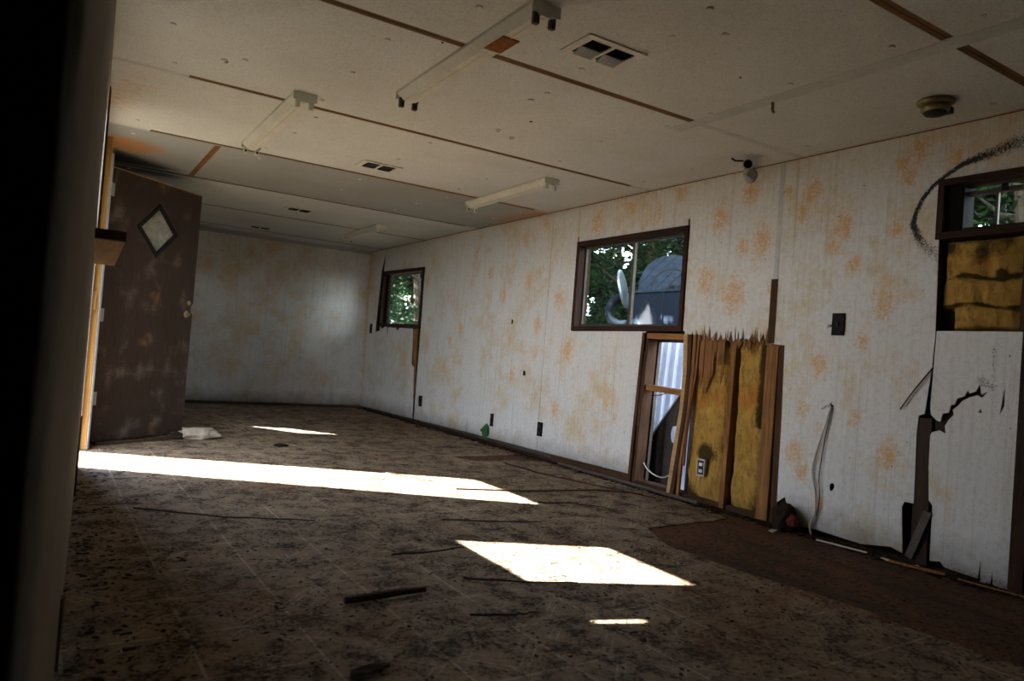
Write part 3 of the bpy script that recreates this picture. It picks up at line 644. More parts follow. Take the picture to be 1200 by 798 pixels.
# ------------------------------------------------------------------ door leaf, standing open
ang = math.atan2(6.25-5.67, .905-.24)
d = thing('door_1', None, None, (.245, 5.665, .012), ang); d['kind'] = 'structure'
DW, DH = .875, 1.875
dc = (.445, 1.52); k = .187
sheet([(0, 0), (DW, 0), (DW, .93), (DW-.02, .95), (DW-.018, 1.0), (DW, 1.02), (DW, DH), (0, DH)], [[(dc[0], dc[1]-k), (dc[0]+k, dc[1]), (dc[0], dc[1]+k), (dc[0]-k, dc[1])]], lambda s, t: (s, 0, t), (0, 1, 0), .034).build('door_leaf', M['door'], d, local=True)
MB().box((.005, -.002, DH), (DW, .036, DH+.006)).build('top_edge', M['pine'], d, local=True)
cs = [(dc[0], dc[1]-k), (dc[0]+k, dc[1]), (dc[0], dc[1]+k), (dc[0]-k, dc[1])]
fr_ = None
ko, ki = k+.010, k-.020
for i in range(4):
    def P(r_, i): a = -pi/2+i*pi/2; return (dc[0]+r_*cos(a), dc[1]+r_*sin(a))
    o1, o2, i1, i2 = P(ko, i), P(ko, i+1), P(ki, i), P(ki, i+1)
    MB().hexa([(o1[0], -.012, o1[1]), (o2[0], -.012, o2[1]), (i2[0], -.016, i2[1]), (i1[0], -.016, i1[1]), (o1[0], .04, o1[1]), (o2[0], .04, o2[1]), (i2[0], .04, i2[1]), (i1[0], .04, i1[1])]).build('pane_frame', M['black'], d, local=True)
sheet([P(k-.02, j) for j in range(4)], [], lambda s, t: (s, .010, t), (0, 1, 0), .006).build('diamond_pane', M['lens'], d, local=True)
for z in (.25, .82, 1.68): MB().tube([(-.006, -.006, z), (-.006, -.006, z+.09)], .008, 8).box((-.03, -.003, z), (.03, .001, z+.09)).build('hinge', M['white_trim'], d, local=True)
MB().lathe((DW-.065, 0, .93), (0, -1, 0), [(.028, 0), (.026, .006), (.010, .008), (.010, .03)], 14).build('knob_rose', M['brass'], d, local=True)
MB().lathe((DW-.05, 0, 1.02), (0, -1, 0), [(.018, 0), (.016, .008), (.007, .01)], 12).build('deadbolt', M['brass'], d, local=True)
MB().box((DW, .004, 1.75), (DW+.012, .03, 1.83)).build('edge_plate', M['white_trim'], d, local=True)

# plywood shelf end on the left wall
sh = thing('wall_shelf', 'short plywood shelf with dark front edge jutting from the left wall', 'shelf', (.10, 2.3, 1.045))
sheet([(-.08, 2.3), (.146, 2.3), (.178, 3.3), (-.02, 3.3)], [], lambda s, t: (max(s, lx(t)+.001), t, 1.048), (0, 0, 1), .012).build('board', M['ply'], sh)
MB().hexa([(lx(2.28)+.001, 2.275, 1.045), (.146, 2.275, 1.045), (.146, 2.30, 1.045), (lx(2.28)+.002, 2.30, 1.045), (lx(2.28)+.001, 2.275, 1.072), (.146, 2.275, 1.072), (.146, 2.30, 1.072), (lx(2.28)+.002, 2.30, 1.072)]).build('front_edge', M['stud_dark'], sh)

# ------------------------------------------------------------------ ceiling fixtures
def fixture(x0, y0, y1, skew, label, stain=False):
    L = y1-y0; W_ = .112
    t = thing('fluorescent_fixture', label, 'light fixture', (x0+W_/2, (y0+y1)/2, H), skew, 'tubeless fluorescent strip fixtures')
    h = .045
    prof = [(-W_/2, 0), (-W_/2, -.012), (-.032, -h), (.032, -h), (W_/2, -.012), (W_/2, 0)]
    vs = [(p[0], s*L/2, p[1]-.0008) for s in (-1, 1) for p in prof]; n = 6
    fs = [(i, (i+1) % n, n+(i+1) % n, n+i) for i in range(n)]+[tuple(range(n-1, -1, -1)), tuple(range(n, 2*n))]
    MB().add(vs, fs).build('housing', M['white_metal'], t, local=True)
    MB().box((-.006, -L/2+.02, -h-.003), (.006, L/2-.02, -h-.0005)).build('cover_rib', M['white_metal'], t, local=True)
    for s in (-1, 1):
        e = MB().box((-W_/2-.003, s*(L/2+.001)-.003, -.040), (W_/2+.003, s*(L/2+.001)+.003, -.001)).build('end_plate', M['white_metal'], t, local=True)
        for q in (-.034, .034):
            MB().box((q-.012, s*(L/2-.012)-.010, -.078), (q+.012, s*(L/2-.012)+.010, -.032)).build('lamp_socket', M['white_metal'] if not stain else M['alu'], e, local=True, bevel=.003)
            MB().lathe((q, s*(L/2-.022), -.062), (0, -s, 0), [(.007, -.001), (.007, .003)], 8).build('socket_pin_hole', M['louver'], e, local=True)
    if stain: MB().box((-.036, -.36, -h-.005), (.036, -.22, -h-.001)).build('rust_patch', M['rusty'], t, local=True)
    return t
fixture(1.288, 2.085, 3.255, .0, 'long strip fixture nearest the viewer, cut by the top edge, with a rusty patch', True)
fixture(.90, 3.62, 4.80, .0, 'white strip fixture at the left, in front of the brown door')
fixture(2.715, 4.05, 5.22, -.02, 'white strip fixture close to the right wall, above the two-light window')
fixture(2.66, 6.95, 8.05, -.03, 'smallest and farthest white strip fixture, near the far wall')

def vent(x0, x1, y0, y1, label, rz=0):
    t = thing('ceiling_vent', label, 'vent', ((x0+x1)/2, (y0+y1)/2, H), rz, 'ceiling air vents')
    w_, d_ = (x1-x0)/2, (y1-y0)/2
    sheet([(-w_, -d_), (w_, -d_), (w_, d_), (-w_, d_)], [[(-w_+.035, -d_+.03), (-.008, -d_+.03), (-.008, d_-.03), (-w_+.035, d_-.03)], [(.008, -d_+.03), (w_-.035, -d_+.03), (w_-.035, d_-.03), (.008, d_-.03)]],
          lambda s, u: (s, u, -.007), (0, 0, 1), .006).build('face_plate', M['white_metal'], t, local=True)
    fp = t.children[0]
    MB().box((-w_+.02, -d_+.02, -.0015), (w_-.02, d_-.02, -.0003)).build('duct_opening', M['dark_hole'], t, local=True)
    for s in (-1, 1):
        c = s*(w_-.035+.008)/2; hw = (w_-.035-.008)/2-.004
        for j in range(4):
            y = .0+j*(d_-.03)/4+.008
            MB().bar((c-hw, y, -.006), (c+hw, y, -.006), .012, .0015, (0, .7, .7)).build('louvre', M['louver'], fp, local=True)
        MB().bar((c-hw, -d_/2+.01, -.010), (c+hw, -d_/2+.01, -.010), .055, .0015, (0, -.25, 1)).build('damper_blade', M['galv'] if d_ > .09 else M['louver'], t, local=True)
    return t
vent(1.593, 1.878, 2.16, 2.352, 'largest ceiling vent, between the near fixture and the smoke alarm base', pi)
vent(1.637, 1.912, 4.612, 4.80, 'ceiling vent in the middle of the room, right of the left fixture')
vent(1.714, 1.98, 6.80, 6.96, 'ceiling vent beyond the grey ceiling panel')
vent(1.707, 1.976, 8.33, 8.47, 'farthest ceiling vent, just before the far wall')

t = thing('smoke_alarm_base', 'round brass coloured alarm base on the ceiling near the top right corner', 'smoke alarm', (3.086, 1.686, H))
MB().lathe((0, 0, 0), (0, 0, -1), [(.066, 0.0005), (.074, .004), (.074, .012), (.060, .022)], 32).build('mounting_ring', M['brass'], t, local=True, smooth=True)
MB().lathe((0, 0, 0), (0, 0, -1), [(.055, .018), (.056, .045), (.048, .052), (.030, .052)], 28).build('body', M['brass'], t, local=True, smooth=True)
MB().lathe((0, 0, 0), (0, 0, -1), [(.047, .050), (.042, .060), (.015, .068), (.0001, .068)], 24).build('sounder', M['louver'], t, local=True, smooth=True)
MB().box((.03, -.05, -.056), (.052, -.02, -.028)).build('clip', M['alu'], t, local=True, bevel=.002)

t = thing('floodlight_holder', 'bulbless swivel floodlight holder where the ceiling meets the right wall', 'light', (XR, 2.93, 1.985))
MB().lathe((0, 0, 0), (-1, 0, 0), [(.042, .0005), (.040, .014), (.024, .024), (.020, .05)], 20).build('canopy', M['galv'], t, local=True, smooth=True)
MB().tube([(-.04, 0, 0), (-.09, -.03, .005), (-.15, -.09, -.002), (-.20, -.14, -.004)], .015, 10).build('swivel_arm', M['galv'], t, local=True, smooth=True)
aim = Vector((-.75, -.62, -.16)).normalized(); c0 = Vector((-.21, -.15, -.004))
MB().lathe(c0, aim, [(.014, -.02), (.024, .0), (.027, .03), (.031, .07), (.024, .07), (.022, .04), (.0001, .04)], 22).build('socket_cup', M['galv'], t, local=True, smooth=True)
MB().lathe(c0, aim, [(.0225, .0405), (.0235, .064), (.0001, .062)], 18).build('socket_throat', M['dark_hole'], t, local=True)
MB().tube([(-.22, -.14, .02), (-.26, -.10, .02), (-.30, -.11, .022)], .006, 6).build('wire_stub', M['louver'], t, local=True)

o = MB().tube([(2.629, 2.162, H+.004), (2.625, 2.155, H-.02), (2.617, 2.15, H-.035), (2.615, 2.14, H-.055)], .007, 7).build('ceiling_wire', M['brass'])
tag(o, 'short yellow wire stub hanging from the ceiling joint', 'wire')

# ------------------------------------------------------------------ plates, wires and rags on the right wall
def plate(y, z, h, wd, label, name='outlet_plate', slots=True, tilt=0):
    t = thing(name, label, 'outlet' if 'outlet' in name else 'switch', (XR, y, z), 0, 'dark wall plates')
    pl_ = MB().box((-.009, -wd/2, -h/2), (-.0003, wd/2, h/2)).build('plate', M['dark_plastic'], t, local=True, bevel=.002)
    if slots:
        for q in (-.24, .24): MB().lathe((-.009, 0, q*h), (-1, 0, 0), [(wd*.26, 0), (wd*.26, .004)], 12).build('socket', M['louver'], pl_, local=True)
    else: MB().box((-.018, -.006, -.012), (-.009, .006, .012)).build('toggle', M['louver'], t, local=True)
plate(2.297, 1.104, .115, .072, 'dark switch plate at mid height between the long seam and window', 'switch_plate', False)
plate(4.928, .228, .115, .07, 'dark outlet plate low on the wall, left of the two-light window')
plate(7.247, .243, .115, .07, 'dark outlet plate beside the long split below the far window')
plate(8.893, 1.023, .12, .07, 'small dark switch plate beside the far corner', 'switch_plate', False)
plate(5.705, .215, .115, .05, 'narrow dark outlet plate above the green rag')
o = sheet([(0, 0), (.03, .10), (.085, .115), (.13, .03), (.10, -.02), (.05, -.05), (.02, -.04)], [], lambda s, t: (XR-.006-.012*sin(s*40)-.01*sin(t*30), 5.74+s*1.4-t*.5, .07+t*.9), (1, 0, 0), .002, .015).build('green_rag', M['green'])
tag(o, 'small green rag hanging on the right wall below a narrow plate', 'rag')
t = thing('outlet_box', 'metal outlet box hanging in front of the yellow insulation', 'outlet', (XR-.006, 3.161, .214))
sheet([(-.030, -.051), (.030, -.051), (.030, .051), (-.030, .051)], [[(-.026, -.046), (.026, -.046), (.026, .046), (-.026, .046)]], lambda s, u: (-.004, s, u), (1, 0, 0), .030).build('box_rim', M['galv'], t, local=True)
MB().box((.000, -.022, -.042), (.016, .022, .042)).build('receptacle', M['louver'], t, local=True, bevel=.003)
for q in (-.02, .02): MB().box((-.005, -.014, q-.010), (.000, .014, q+.010)).build('socket', M['galv'], t, local=True, bevel=.002)

def cable(name, pts, r, mat, label, sub=6):
    # smooth through the points
    P_ = [Vector(p) for p in pts]; out = []
    for i in range(len(P_)-1):
        a, b, c, e = P_[max(i-1, 0)], P_[i], P_[i+1], P_[min(i+2, len(P_)-1)]
        for j in range(sub):
            u = j/sub; out.append(.5*((2*b)+(c-a)*u+(2*a-5*b+4*c-e)*u*u+(3*b-a-3*c+e)*u**3))
    out.append(P_[-1])
    o = MB().tube(out, r, 7).build(name, M[mat], smooth=True); return tag(o, label, 'cable')
cable('hanging_cable', [(XR+.02, 2.304, .672), (XR-.012, 2.307, .655), (XR-.014, 2.325, .58), (XR-.012, 2.362, .46), (XR-.010, 2.388, .33), (XR-.012, 2.36, .22), (XR-.012, 2.352, .12), (XR-.02, 2.375, .05), (XR-.03, 2.355, .006)], .0045, 'wire', 'grey cable hanging from a hole in the right wall to the floor')
cable('hanging_cable', [(XR+.02, 2.300, .676), (XR-.010, 2.300, .650), (XR-.010, 2.318, .56), (XR-.012, 2.335, .42), (XR-.010, 2.345, .30), (XR-.012, 2.332, .20), (XR-.012, 2.345, .10)], .003, 'alu', 'thin second cable beside the grey hanging cable')
cable('looped_cable', [(3.50, 3.80, .20), (3.50, 3.75, .135), (3.50, 3.69, .095), (3.50, 3.60, .075), (3.50, 3.53, .09), (3.50, 3.44, .15), (3.49, 3.42, .17)], .0042, 'wire', 'white cable loop hanging inside the open hole in the wall')
cable('bent_wire', [(XR-.008, 1.803, .905), (XR-.012, 1.87, .81), (XR-.012, 1.94, .70)], .0035, 'stud_dark', 'thin dark wire slanting across the wall beside the cracked panel')
cable('bent_wire', [(3.46, 3.69, .615), (3.455, 3.60, .625), (3.45, 3.50, .65), (3.45, 3.42, .64)], .003, 'dark_plastic', 'thin dark wire under the wood block in the wall hole', 4)

# ------------------------------------------------------------------ outside, seen through the openings
MB().box((-40, -40, -.8), (50, 60, -.6)).build('ground', M['ground'], kind='structure')
t = thing('corrugated_sheet', 'bright corrugated metal sheet standing outside behind the wall hole', 'metal sheet', (4.40, 4.5, -.6))
ribs = []; n = 90
vs = []; fs = []
for i in range(n+1):
    y = 3.6+i*.02; ph = (i % 5); x = 4.40-(.022 if ph in (0, 1) else 0)
    vs += [(x, y, -.6), (x+.10, y, 1.09)]
for i in range(n): fs.append((2*i, 2*i+1, 2*i+3, 2*i+2))
mb = MB().add(vs+[(v[0]+.003, v[1], v[2]) for v in vs], fs+[tuple(i+len(vs) for i in f[::-1]) for f in fs]); mb.build('ribbed_sheet', M['metal_sheet'], t)
t = thing('torn_sheet', 'dark torn metal sheet with a bright bent edge inside the wall hole', 'metal sheet', (3.62, 3.75, -.55))
sheet([(3.54, -.55), (3.545, .67), (3.60, .60), (3.74, .42), (3.885, .24), (4.02, .10), (4.05, -.55)], [[(3.60+.045*cos(a*pi/6), .36+.06*sin(a*pi/6)) for a in range(12)]], lambda s, u: (3.62+.006*sin(s*90), s, u), (1, 0, 0), .003, .03).build('sheet_body', M['rust_dark'], t)
MB().bar((3.615, 3.545, .672), (3.615, 3.885, .242), .010, .006, (1, 0, 0)).build('bent_edge', M['chrome'], t)

def face(px): return Vector(px).normalized()
# cable reel
rc = Vector((5.50, 5.66, 1.66)); ax = Vector((-.72, -.69, -.05)).normalized()
t = thing('cable_reel', 'large weathered grey wooden cable reel standing outside the two-light window', 'cable reel', (rc.x, rc.y, -.6))
def reel_disc(c, ax, rad, n, name, parent):
    a = ax.cross(Vector((0, 0, 1))).normalized(); b = a.cross(ax); a2 = (a*cos(.7)+b*sin(.7)); b2 = (-a*sin(.7)+b*cos(.7))
    wd = 2*rad/n
    for i in range(n):
        s0 = -rad+i*wd+.002; s1 = s0+wd-.004; pts = []
        for s in (s0, (s0+s1)/2, s1): pts.append((s, math.sqrt(max(1e-5, rad*rad-min(s*s, rad*rad*.999)))))
        low = [(s, -h) for s, h in pts]; hi = [(s, h) for s, h in reversed(pts)]
        sheet(low+hi, [], lambda s, u: c+a2*s+b2*u, ax, -.02).build(name, M['reel'], parent)
rad = .355
reel_disc(rc, ax, rad, 9, 'plank', t)
MB().lathe(rc, ax, [(.198, .001), (.206, .008), (.214, .001)], 48, False).build('groove_ring', M['louver'], t)
MB().lathe(rc, ax, [(.030, .001), (.028, .006), (.001, .004)], 16).build('hub_hole', M['dark_hole'], t)
for k_ in range(4):
    a = ax.cross(Vector((0, 0, 1))).normalized(); b = a.cross(ax); q = rc+a*.08*cos(k_*pi/2)+b*.08*sin(k_*pi/2)
    MB().lathe(q, ax, [(.010, .001), (.009, .008)], 8).build('bolt', M['louver'], t)
MB().lathe(rc-ax*.03, -ax, [(.18, 0), (.18, .35)], 20).build('drum', M['reel'], t)
MB().lathe(rc-ax*.40, -ax, [(rad, 0), (rad, .02)], 36).build('rear_flange', M['reel'], t)
MB().bar((rc.x+.12, rc.y+.12, -.6), (rc.x+.12, rc.y+.12, 1.3), .09, .09, (1, 0, 0)).build('stand_post', M['reel'], t)
# board / tank in front of it
t = thing('painted_bin', 'blue grey bin standing outside in front of the cable reel', 'bin', (5.2, 5.4, -.6))
pa = Vector((5.36, 6.10, 0)); pb = Vector((5.36, 5.12, 0)); nn = Vector((-1, 0, 0))
MB().box((5.18, 4.85, -.6), (5.22, 5.98, 1.582)).build('front_board', M['tank'], t)
MB().box((5.165, 4.85, 1.575), (5.23, 5.98, 1.60)).build('rim', M['reel'], t, bevel=.003)
for y in (5.92, 5.45, 4.95): MB().box((5.168, y-.02, -.6), (5.18, y+.02, 1.574)).build('upright_rib', M['tank'], t)
# tyre and chrome disc
tc_ = Vector((5.5, 6.42, 1.42)); a = Vector((-.75, -.66, .08)).normalized()
t = thing('old_tyre', 'dusty tyre lying outside against the bin, left half of the window', 'tyre', (5.5, 6.42, -.6))
MB().lathe(tc_, a, [(.115+.0, -.055), (.16, -.072), (.195, -.055), (.21, -.02), (.21, .02), (.195, .055), (.16, .072), (.115, .055), (.12, .0), (.115, -.055)], 40, False).build('tyre_body', M['tyre'], t, smooth=True)
tc2 = Vector((5.30, 6.23, 1.645)); a = (Vector((.556, -.729, .218))).normalized()
t = thing('chrome_wheel_disc', 'shiny tilted chrome wheel disc leaning on the tyre outside the window', 'wheel disc', (5.42, 6.36, 1.42))
MB().lathe(tc2, a, [(.0001, .03), (.07, .032), (.12, .012), (.165, .016), (.215, .024), (.222, .012), (.215, .0), (.165, -.004), (.0001, -.002)], 40).build('disc', M['chrome'], t, smooth=True)
# stack holding the tyre up
t = thing('rubble_crate', 'dark crate under the tyre outside', 'crate', (5.6, 6.45, -.6))
MB().box((5.47, 6.2, -.6), (5.95, 6.85, 1.16)).build('crate_box', M['tank'], t)
MB().box((5.46, 6.19, 1.16), (5.96, 6.86, 1.185)).build('crate_lid', M['reel'], t)

leafv = [(-.5, 0, 0), (0, -.28, .06), (.5, 0, -.04), (0, .28, .06)]
def tree(name, label, x, y, h, rad, n, ls, mat, seed, zlo=-.3):
    r_ = random.Random(seed); t = thing(name, label, 'tree', (x, y, -.6), 0, 'trees outside the right wall')
    tr = MB().tube([(x, y, -.6), (x+.1, y, h*.35), (x-.05, y+.1, h*.7), (x, y, h*.95)], .1, 8, [.13, .10, .07, .03])
    for k in range(9):
        z = .3+k*h*.08; aa = r_.uniform(0, 6.3); e = (x+cos(aa)*rad*.7, y+sin(aa)*rad*.7, z+.5)
        tr.tube([(x, y, z), ((x+e[0])/2, (y+e[1])/2, z+.15), e], .03, 5, [.045, .03, .012])
    tr.build('trunk', M['bark'], t)
    cl = [(x+r_.uniform(-1, 1)*rad, y+r_.uniform(-1, 1)*rad, r_.uniform(zlo, h), r_.uniform(.25, .55)) for _ in range(80)]
    V_ = []; F_ = []
    for i in range(n):
        c = r_.choice(cl); dv = Vector((r_.gauss(0, 1), r_.gauss(0, 1), r_.gauss(0, 1))); dv = dv.normalized()*c[3]*r_.uniform(.5, 1.05)
        p = Vector(c[:3])+dv; q = Matrix.Rotation(r_.uniform(0, 6.3), 3, 'Z') @ Matrix.Rotation(r_.uniform(-1.1, 1.1), 3, 'X') @ Matrix.Rotation(r_.uniform(-.8, .8), 3, 'Y')
        s = ls*r_.uniform(.6, 1.3); b_ = len(V_)
        V_ += [tuple(p+q @ (Vector(v)*s)) for v in leafv]; F_ += [(b_, b_+1, b_+2), (b_, b_+2, b_+3)]
    me = bpy.data.meshes.new('foliage'); me.from_pydata([(v[0]-x, v[1]-y, v[2]+.6) for v in V_], [], F_); me.materials.append(M[mat])
    o = bpy.data.objects.new('foliage', me); col.objects.link(o); o.parent = t; tag(o, kind='stuff')
for i, (x, y, h, rad, n, ls, mt, lb) in enumerate([
    (8.6, 9.3, 4.2, 1.5, 9000, .10, 'leaf', 'leafy green tree nearest behind the reel and tyre'), (9.6, 7.4, 4.4, 1.4, 6000, .11, 'leaf', 'leafy tree behind the right half of the two-light window'),
    (8.2, 11.6, 4.4, 1.5, 7000, .11, 'leaf', 'leafy tree behind the left half of the two-light window'), (7.4, 16.4, 4.6, 1.7, 9000, .13, 'leaf', 'bright leafy tree filling the far window'),
    (9.2, 19.5, 5.5, 2.3, 7000, .22, 'leaf2', 'dark tree behind the bright one in the far window'), (8.6, 3.6, 4.2, 1.4, 7000, .09, 'leaf', 'leafy tree behind the narrow window at the right edge'),
    (11.8, 10.6, 5.5, 2.2, 7000, .22, 'leaf2', 'dark dense tree further back behind the reel'), (12.0, 14.2, 5.5, 2.2, 7000, .22, 'leaf2', 'dark dense tree further back, left of the reel'),
    (11.6, 5.2, 5.5, 2.2, 7000, .22, 'leaf2', 'dark tree further back at the right edge window'), (10.5, 1.5, 5, 2.0, 4000, .2, 'leaf2', 'dark tree out to the right, beyond the narrow window'),
    (14.5, 12.6, 6.5, 3.0, 8000, .3, 'leaf2', 'tall dark tree in the far background behind the window pair'), (14.5, 8.4, 6.5, 3.0, 8000, .3, 'leaf2', 'tall dark tree in the far background, right of the window pair'), (11, 24, 6.5, 3.2, 8000, .3, 'leaf2', 'tall dark tree in the far background of the far window')]):
    tree('leafy_tree', lb, x, y, h, rad, n*2 if mt == 'leaf2' else int(n*1.3), ls*1.15 if mt == 'leaf2' else ls, mt, 100+i)

t = thing('shade_canopy_tree', 'unseen tree crown added to shade the yard beyond the right wall', 'tree', (7.0, 12.5, -.6), 0, None)  # out of view, added to keep the sun off the yard objects
r_ = random.Random(77)
MB().tube([(7.0, 13.2, -.6), (6.8, 12.8, 2), (6.2, 12, 3.8), (5.5, 10, 4.6), (4.8, 7, 5.0)], .2, 10, [.24, .2, .16, .12, .05]).build('trunk', M['bark'], t)
V_ = []; F_ = []
for i in range(30000):
    c = Vector((r_.uniform(2.0, 8.5), r_.uniform(5.8, 18), 0)); c.z = 3.6+.25*(c.x-2)+r_.uniform(-.3, 1.9)+.5*noise.noise(c*.7)
    q = Matrix.Rotation(r_.uniform(0, 6.3), 3, 'Z') @ Matrix.Rotation(r_.uniform(-.9, .9), 3, 'X'); s_ = r_.uniform(.18, .40); b_ = len(V_)
    V_ += [tuple(c+q @ (Vector(v)*s_)-Vector((7.0, 12.5, -.6))) for v in leafv]; F_ += [(b_, b_+1, b_+2), (b_, b_+2, b_+3)]
for i in range(11000):
    c = Vector((r_.uniform(4.6, 9.5), r_.uniform(1.0, 6.0), 0)); c.z = 4.0+.25*(c.x-4.6)+r_.uniform(-.3, 1.4)
    q = Matrix.Rotation(r_.uniform(0, 6.3), 3, 'Z') @ Matrix.Rotation(r_.uniform(-.9, .9), 3, 'X'); s_ = r_.uniform(.18, .40); b_ = len(V_)
    V_ += [tuple(c+q @ (Vector(v)*s_)-Vector((7.0, 12.5, -.6))) for v in leafv]; F_ += [(b_, b_+1, b_+2), (b_, b_+2, b_+3)]
me = bpy.data.meshes.new('foliage'); me.from_pydata(V_, [], F_); me.materials.append(M['leaf2'])
o = bpy.data.objects.new('foliage', me); col.objects.link(o); o.parent = t; tag(o, kind='stuff')

# ------------------------------------------------------------------ on the floor
def board(name, a, b, wd, th, mat, label, cat, side=(0, 0, 1), w2=None):
    o = MB().bar(a, b, wd, th, side, w2).build(name, M[mat], bevel=.001); return tag(o, label, cat)
o = MB().tube([(.823, 2.175, .012), (.93, 2.18, .014), (1.02, 2.188, .014), (1.107, 2.192, .012)], .012, 7, [.011, .013, .012, .009]).build('dark_stick', M['twig'])
tag(o, 'thick dark stick lying on the floor left of the near sun patch', 'stick')
def twig(pts, r, label):
    rnd_ = random.Random(int(pts[0][0]*1000)); P_ = []
    for i in range(len(pts)-1):
        for j in range(4):
            u = j/4; P_.append((pts[i][0]*(1-u)+pts[i+1][0]*u+rnd_.uniform(-.006, .006), pts[i][1]*(1-u)+pts[i+1][1]*u+rnd_.uniform(-.006, .006), r+.001+rnd_.uniform(0, .003)))
    P_.append((pts[-1][0], pts[-1][1], r))
    o = MB().tube(P_, r, 5, [r*(1-.5*i/len(P_)) for i in range(len(P_))]).build('twig', M['twig']); return tag(o, label, 'twig', 'dead twigs on the floor')
TW = [([(2.05, 3.76), (2.5, 3.62), (2.95, 3.58), (3.2, 3.42)], .006, 'longest twig, running from the long sun patch towards the wall hole'),
      ([(2.9, 4.6), (2.95, 4.1), (3.05, 3.75), (3.2, 3.3)], .006, 'twig crossing the floor near the loose trim rod'),
      ([(1.17, 2.62), (1.36, 2.61), (1.5, 2.64)], .005, 'twig touching the left corner of the near sun patch'),
      ([(1.30, 2.28), (1.50, 2.16), (1.68, 2.10)], .004, 'twig along the lower edge of the near sun patch'),
      ([(.35, 3.62), (.7, 3.36), (1.05, 3.22)], .005, 'twig in the dim floor below the long sun patch'),
      ([(1.85, 4.35), (1.95, 4.15), (2.05, 3.99)], .004, 'twig at the top edge of the long sun patch'),
      ([(1.15, 1.95), (1.28, 1.90), (1.36, 1.90)], .004, 'short twig below the thick dark stick'),
      ([(2.35, 3.35), (2.55, 3.28), (2.7, 3.10)], .004, 'twig between the sun patches and the wall hole'),
      ([(1.62, 3.10), (1.95, 2.98), (2.1, 2.95)], .004, 'twig just beyond the near sun patch')]
for a in TW: twig(*a)
o = MB().tube([(3.352, 4.54, .012), (3.345, 4.0, .013), (3.352, 3.5, .013), (3.345, 3.09, .012)], .011, 8).build('trim_rod', M['alu']); tag(o, 'long loose trim rod lying along the base of the right wall', 'trim rod')
board('dark_strip', (.27, 5.60, .012), (.98, 6.02, .012), .03, .02, 'twig', 'dark strip on the floor along the foot of the open door', 'strip')
board('trim_strip', (3.32, 2.27, .005), (3.35, 2.02, .005), .012, .006, 'wire', 'pale thin strip on the floor right of the hanging cable', 'strip')
board('wood_offcut', (3.30, 1.88, .008), (3.35, 1.66, .008), .022, .010, 'stud', 'yellowish wood offcut on the floor below the split seam', 'wood scrap')
board('wood_offcut', (3.34, 1.60, .006), (3.36, 1.34, .006), .010, .006, 'stud', 'thin wood sliver on the floor at the right edge', 'wood scrap')
def scrap(x, y, s, rz, mat, name, label, cat='paper', group=None):
    c, q = cos(rz), sin(rz); f = lambda u, v: (x+s*(u*c-v*q*.6), y+s*(u*q+v*.6*c), .004+abs(.12*s*sin(u*3+v*2)))
    o = sheet([(-.9, -.4), (-.2, -.55), (.8, -.3), (1, .2), (.3, .5), (-.6, .45)], [], f, (0, 0, -1), .0015, .2).build(name, M[mat]); return tag(o, label, cat, group)
scrap(3.315, 1.90, .04, 1.2, 'paper', 'paper_scrap', 'brightest white scrap on the floor below the split seam')
scrap(3.24, 2.47, .05, .3, 'paper', 'paper_scrap', 'white scrap on the floor beside the stud bottom')
scrap(3.35, 1.78, .035, .6, 'paper', 'paper_scrap', 'small white scrap right of the wood offcut')
scrap(.72, 1.70, .07, .2, 'twig', 'bark_piece', 'dark bark piece cut by the bottom edge of the picture', 'bark')
def lump(name, c, r, mat, label, cat, seed, sq=.45, n=3):
    bm = bmesh.new(); bmesh.ops.create_icosphere(bm, subdivisions=n, radius=1)
    for v in bm.verts:
        d_ = 1+.35*noise.fractal(v.co*1.6+Vector((seed, 0, 0)), 1, 2, 4)+.12*abs(noise.noise(v.co*6+Vector((0, seed, 0))))
        v.co = Vector((v.co.x*r[0], v.co.y*r[1], v.co.z*r[2]))*d_
    zmin = min(v.co.z for v in bm.verts)*.6
    for v in bm.verts: v.co.z = max(v.co.z, zmin)-zmin
    me = bpy.data.meshes.new(name); bm.to_mesh(me); bm.free(); me.materials.append(M[mat])
    o = bpy.data.objects.new(name, me); o.location = c; col.objects.link(o); return tag(o, label, cat)
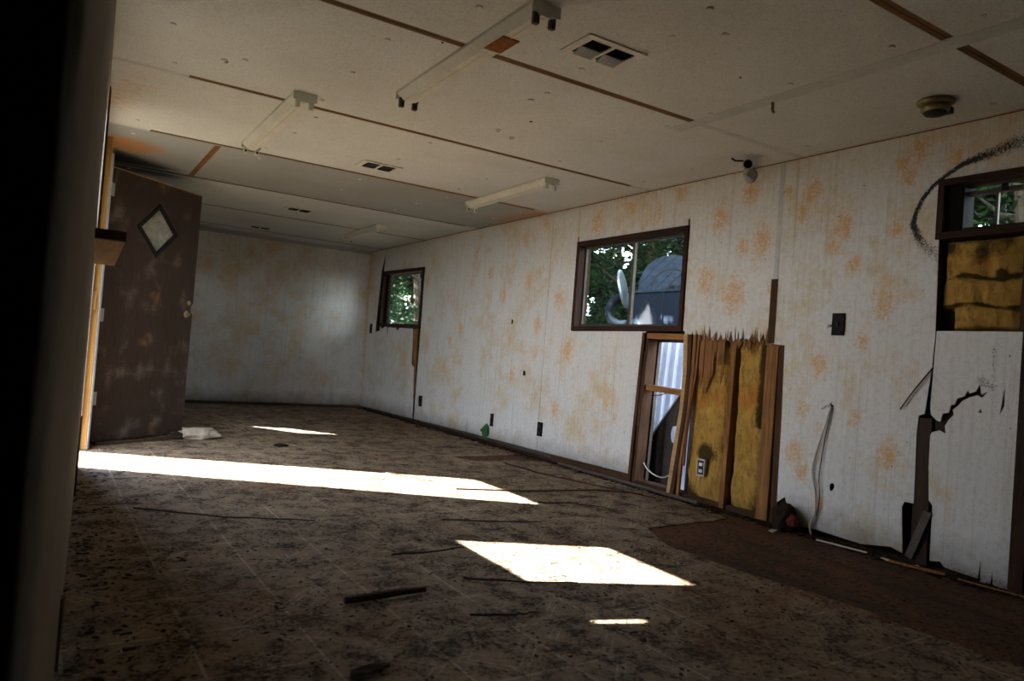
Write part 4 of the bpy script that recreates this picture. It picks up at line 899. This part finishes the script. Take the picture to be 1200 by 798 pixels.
lump('crumpled_bag', (.97, 5.93, .0), (.14, .07, .055), 'bag', 'crumpled pale plastic bag on the floor at the foot of the open door', 'bag', 2.2)
lump('crumpled_bag', (.82, 5.92, .0), (.07, .04, .03), 'debris', 'small dark clump left of the pale bag by the door', 'debris', 4.1)
lump('dark_rag', (3.36, 2.50, .0), (.05, .07, .085), 'debris', 'dark rag heaped against the wall beside the insulation stud', 'rag', 5.5)
lump('red_rag', (3.345, 2.44, .03), (.02, .035, .035), 'red', 'small red brown rag against the wall, right of the dark rag', 'rag', 7.5)
lump('dark_rag', (1.5, 5.55, .0), (.05, .03, .012), 'debris', 'flat dark scrap on the floor beyond the long sun patch', 'rag', 8.5)
# crumbs: what nobody could count
cr = MB(); rc_ = random.Random(21)
def crumb(x, y, s, z=0):
    a = rc_.uniform(0, 6.3); l = s*rc_.uniform(.7, 1.8); w_ = s*rc_.uniform(.4, 1.1); h = s*rc_.uniform(.15, .5)
    c, q = cos(a), sin(a); V_ = [(-l, -w_, 0), (l*.8, -w_, 0), (l, w_, 0), (-l*.7, w_, 0), (-l*.3, 0, h), (l*.4, 0, h*.8)]
    cr.add([(x+u*c-v*q, y+u*q+v*c, z+k) for u, v, k in V_], [(0, 1, 5, 4), (1, 2, 5), (2, 3, 4, 5), (3, 0, 4)])
for _ in range(30000):
    y = 1.0+7.9*rc_.random()**1.25; x = rc_.uniform(lx(y)+.03, 3.38)
    nn_ = noise.fractal(Vector((x*2.2, y*2.2, 3)), 1, 2, 4)
    if nn_ < rc_.uniform(-.5, .35): continue
    crumb(x, y, rc_.choice((.001, .0015, .0015, .002, .002, .003, .004, .006)), -.001)
for _ in range(3500):
    y = rc_.uniform(1.0, 8.9); crumb(XR-abs(rc_.gauss(0, .05))-.012, y, rc_.choice((.005, .008, .012, .02)), -.003)
for _ in range(500):
    crumb(lx(1.5)+abs(rc_.gauss(0, .12))+.03+rc_.random()*.05, rc_.uniform(1.2, 4.6), rc_.choice((.003, .006, .010)), -.001)
tag(cr.build('dirt_crumbs', M['debris']), 'dark dirt and leaf crumbs strewn over the whole floor', 'debris', kind='stuff')
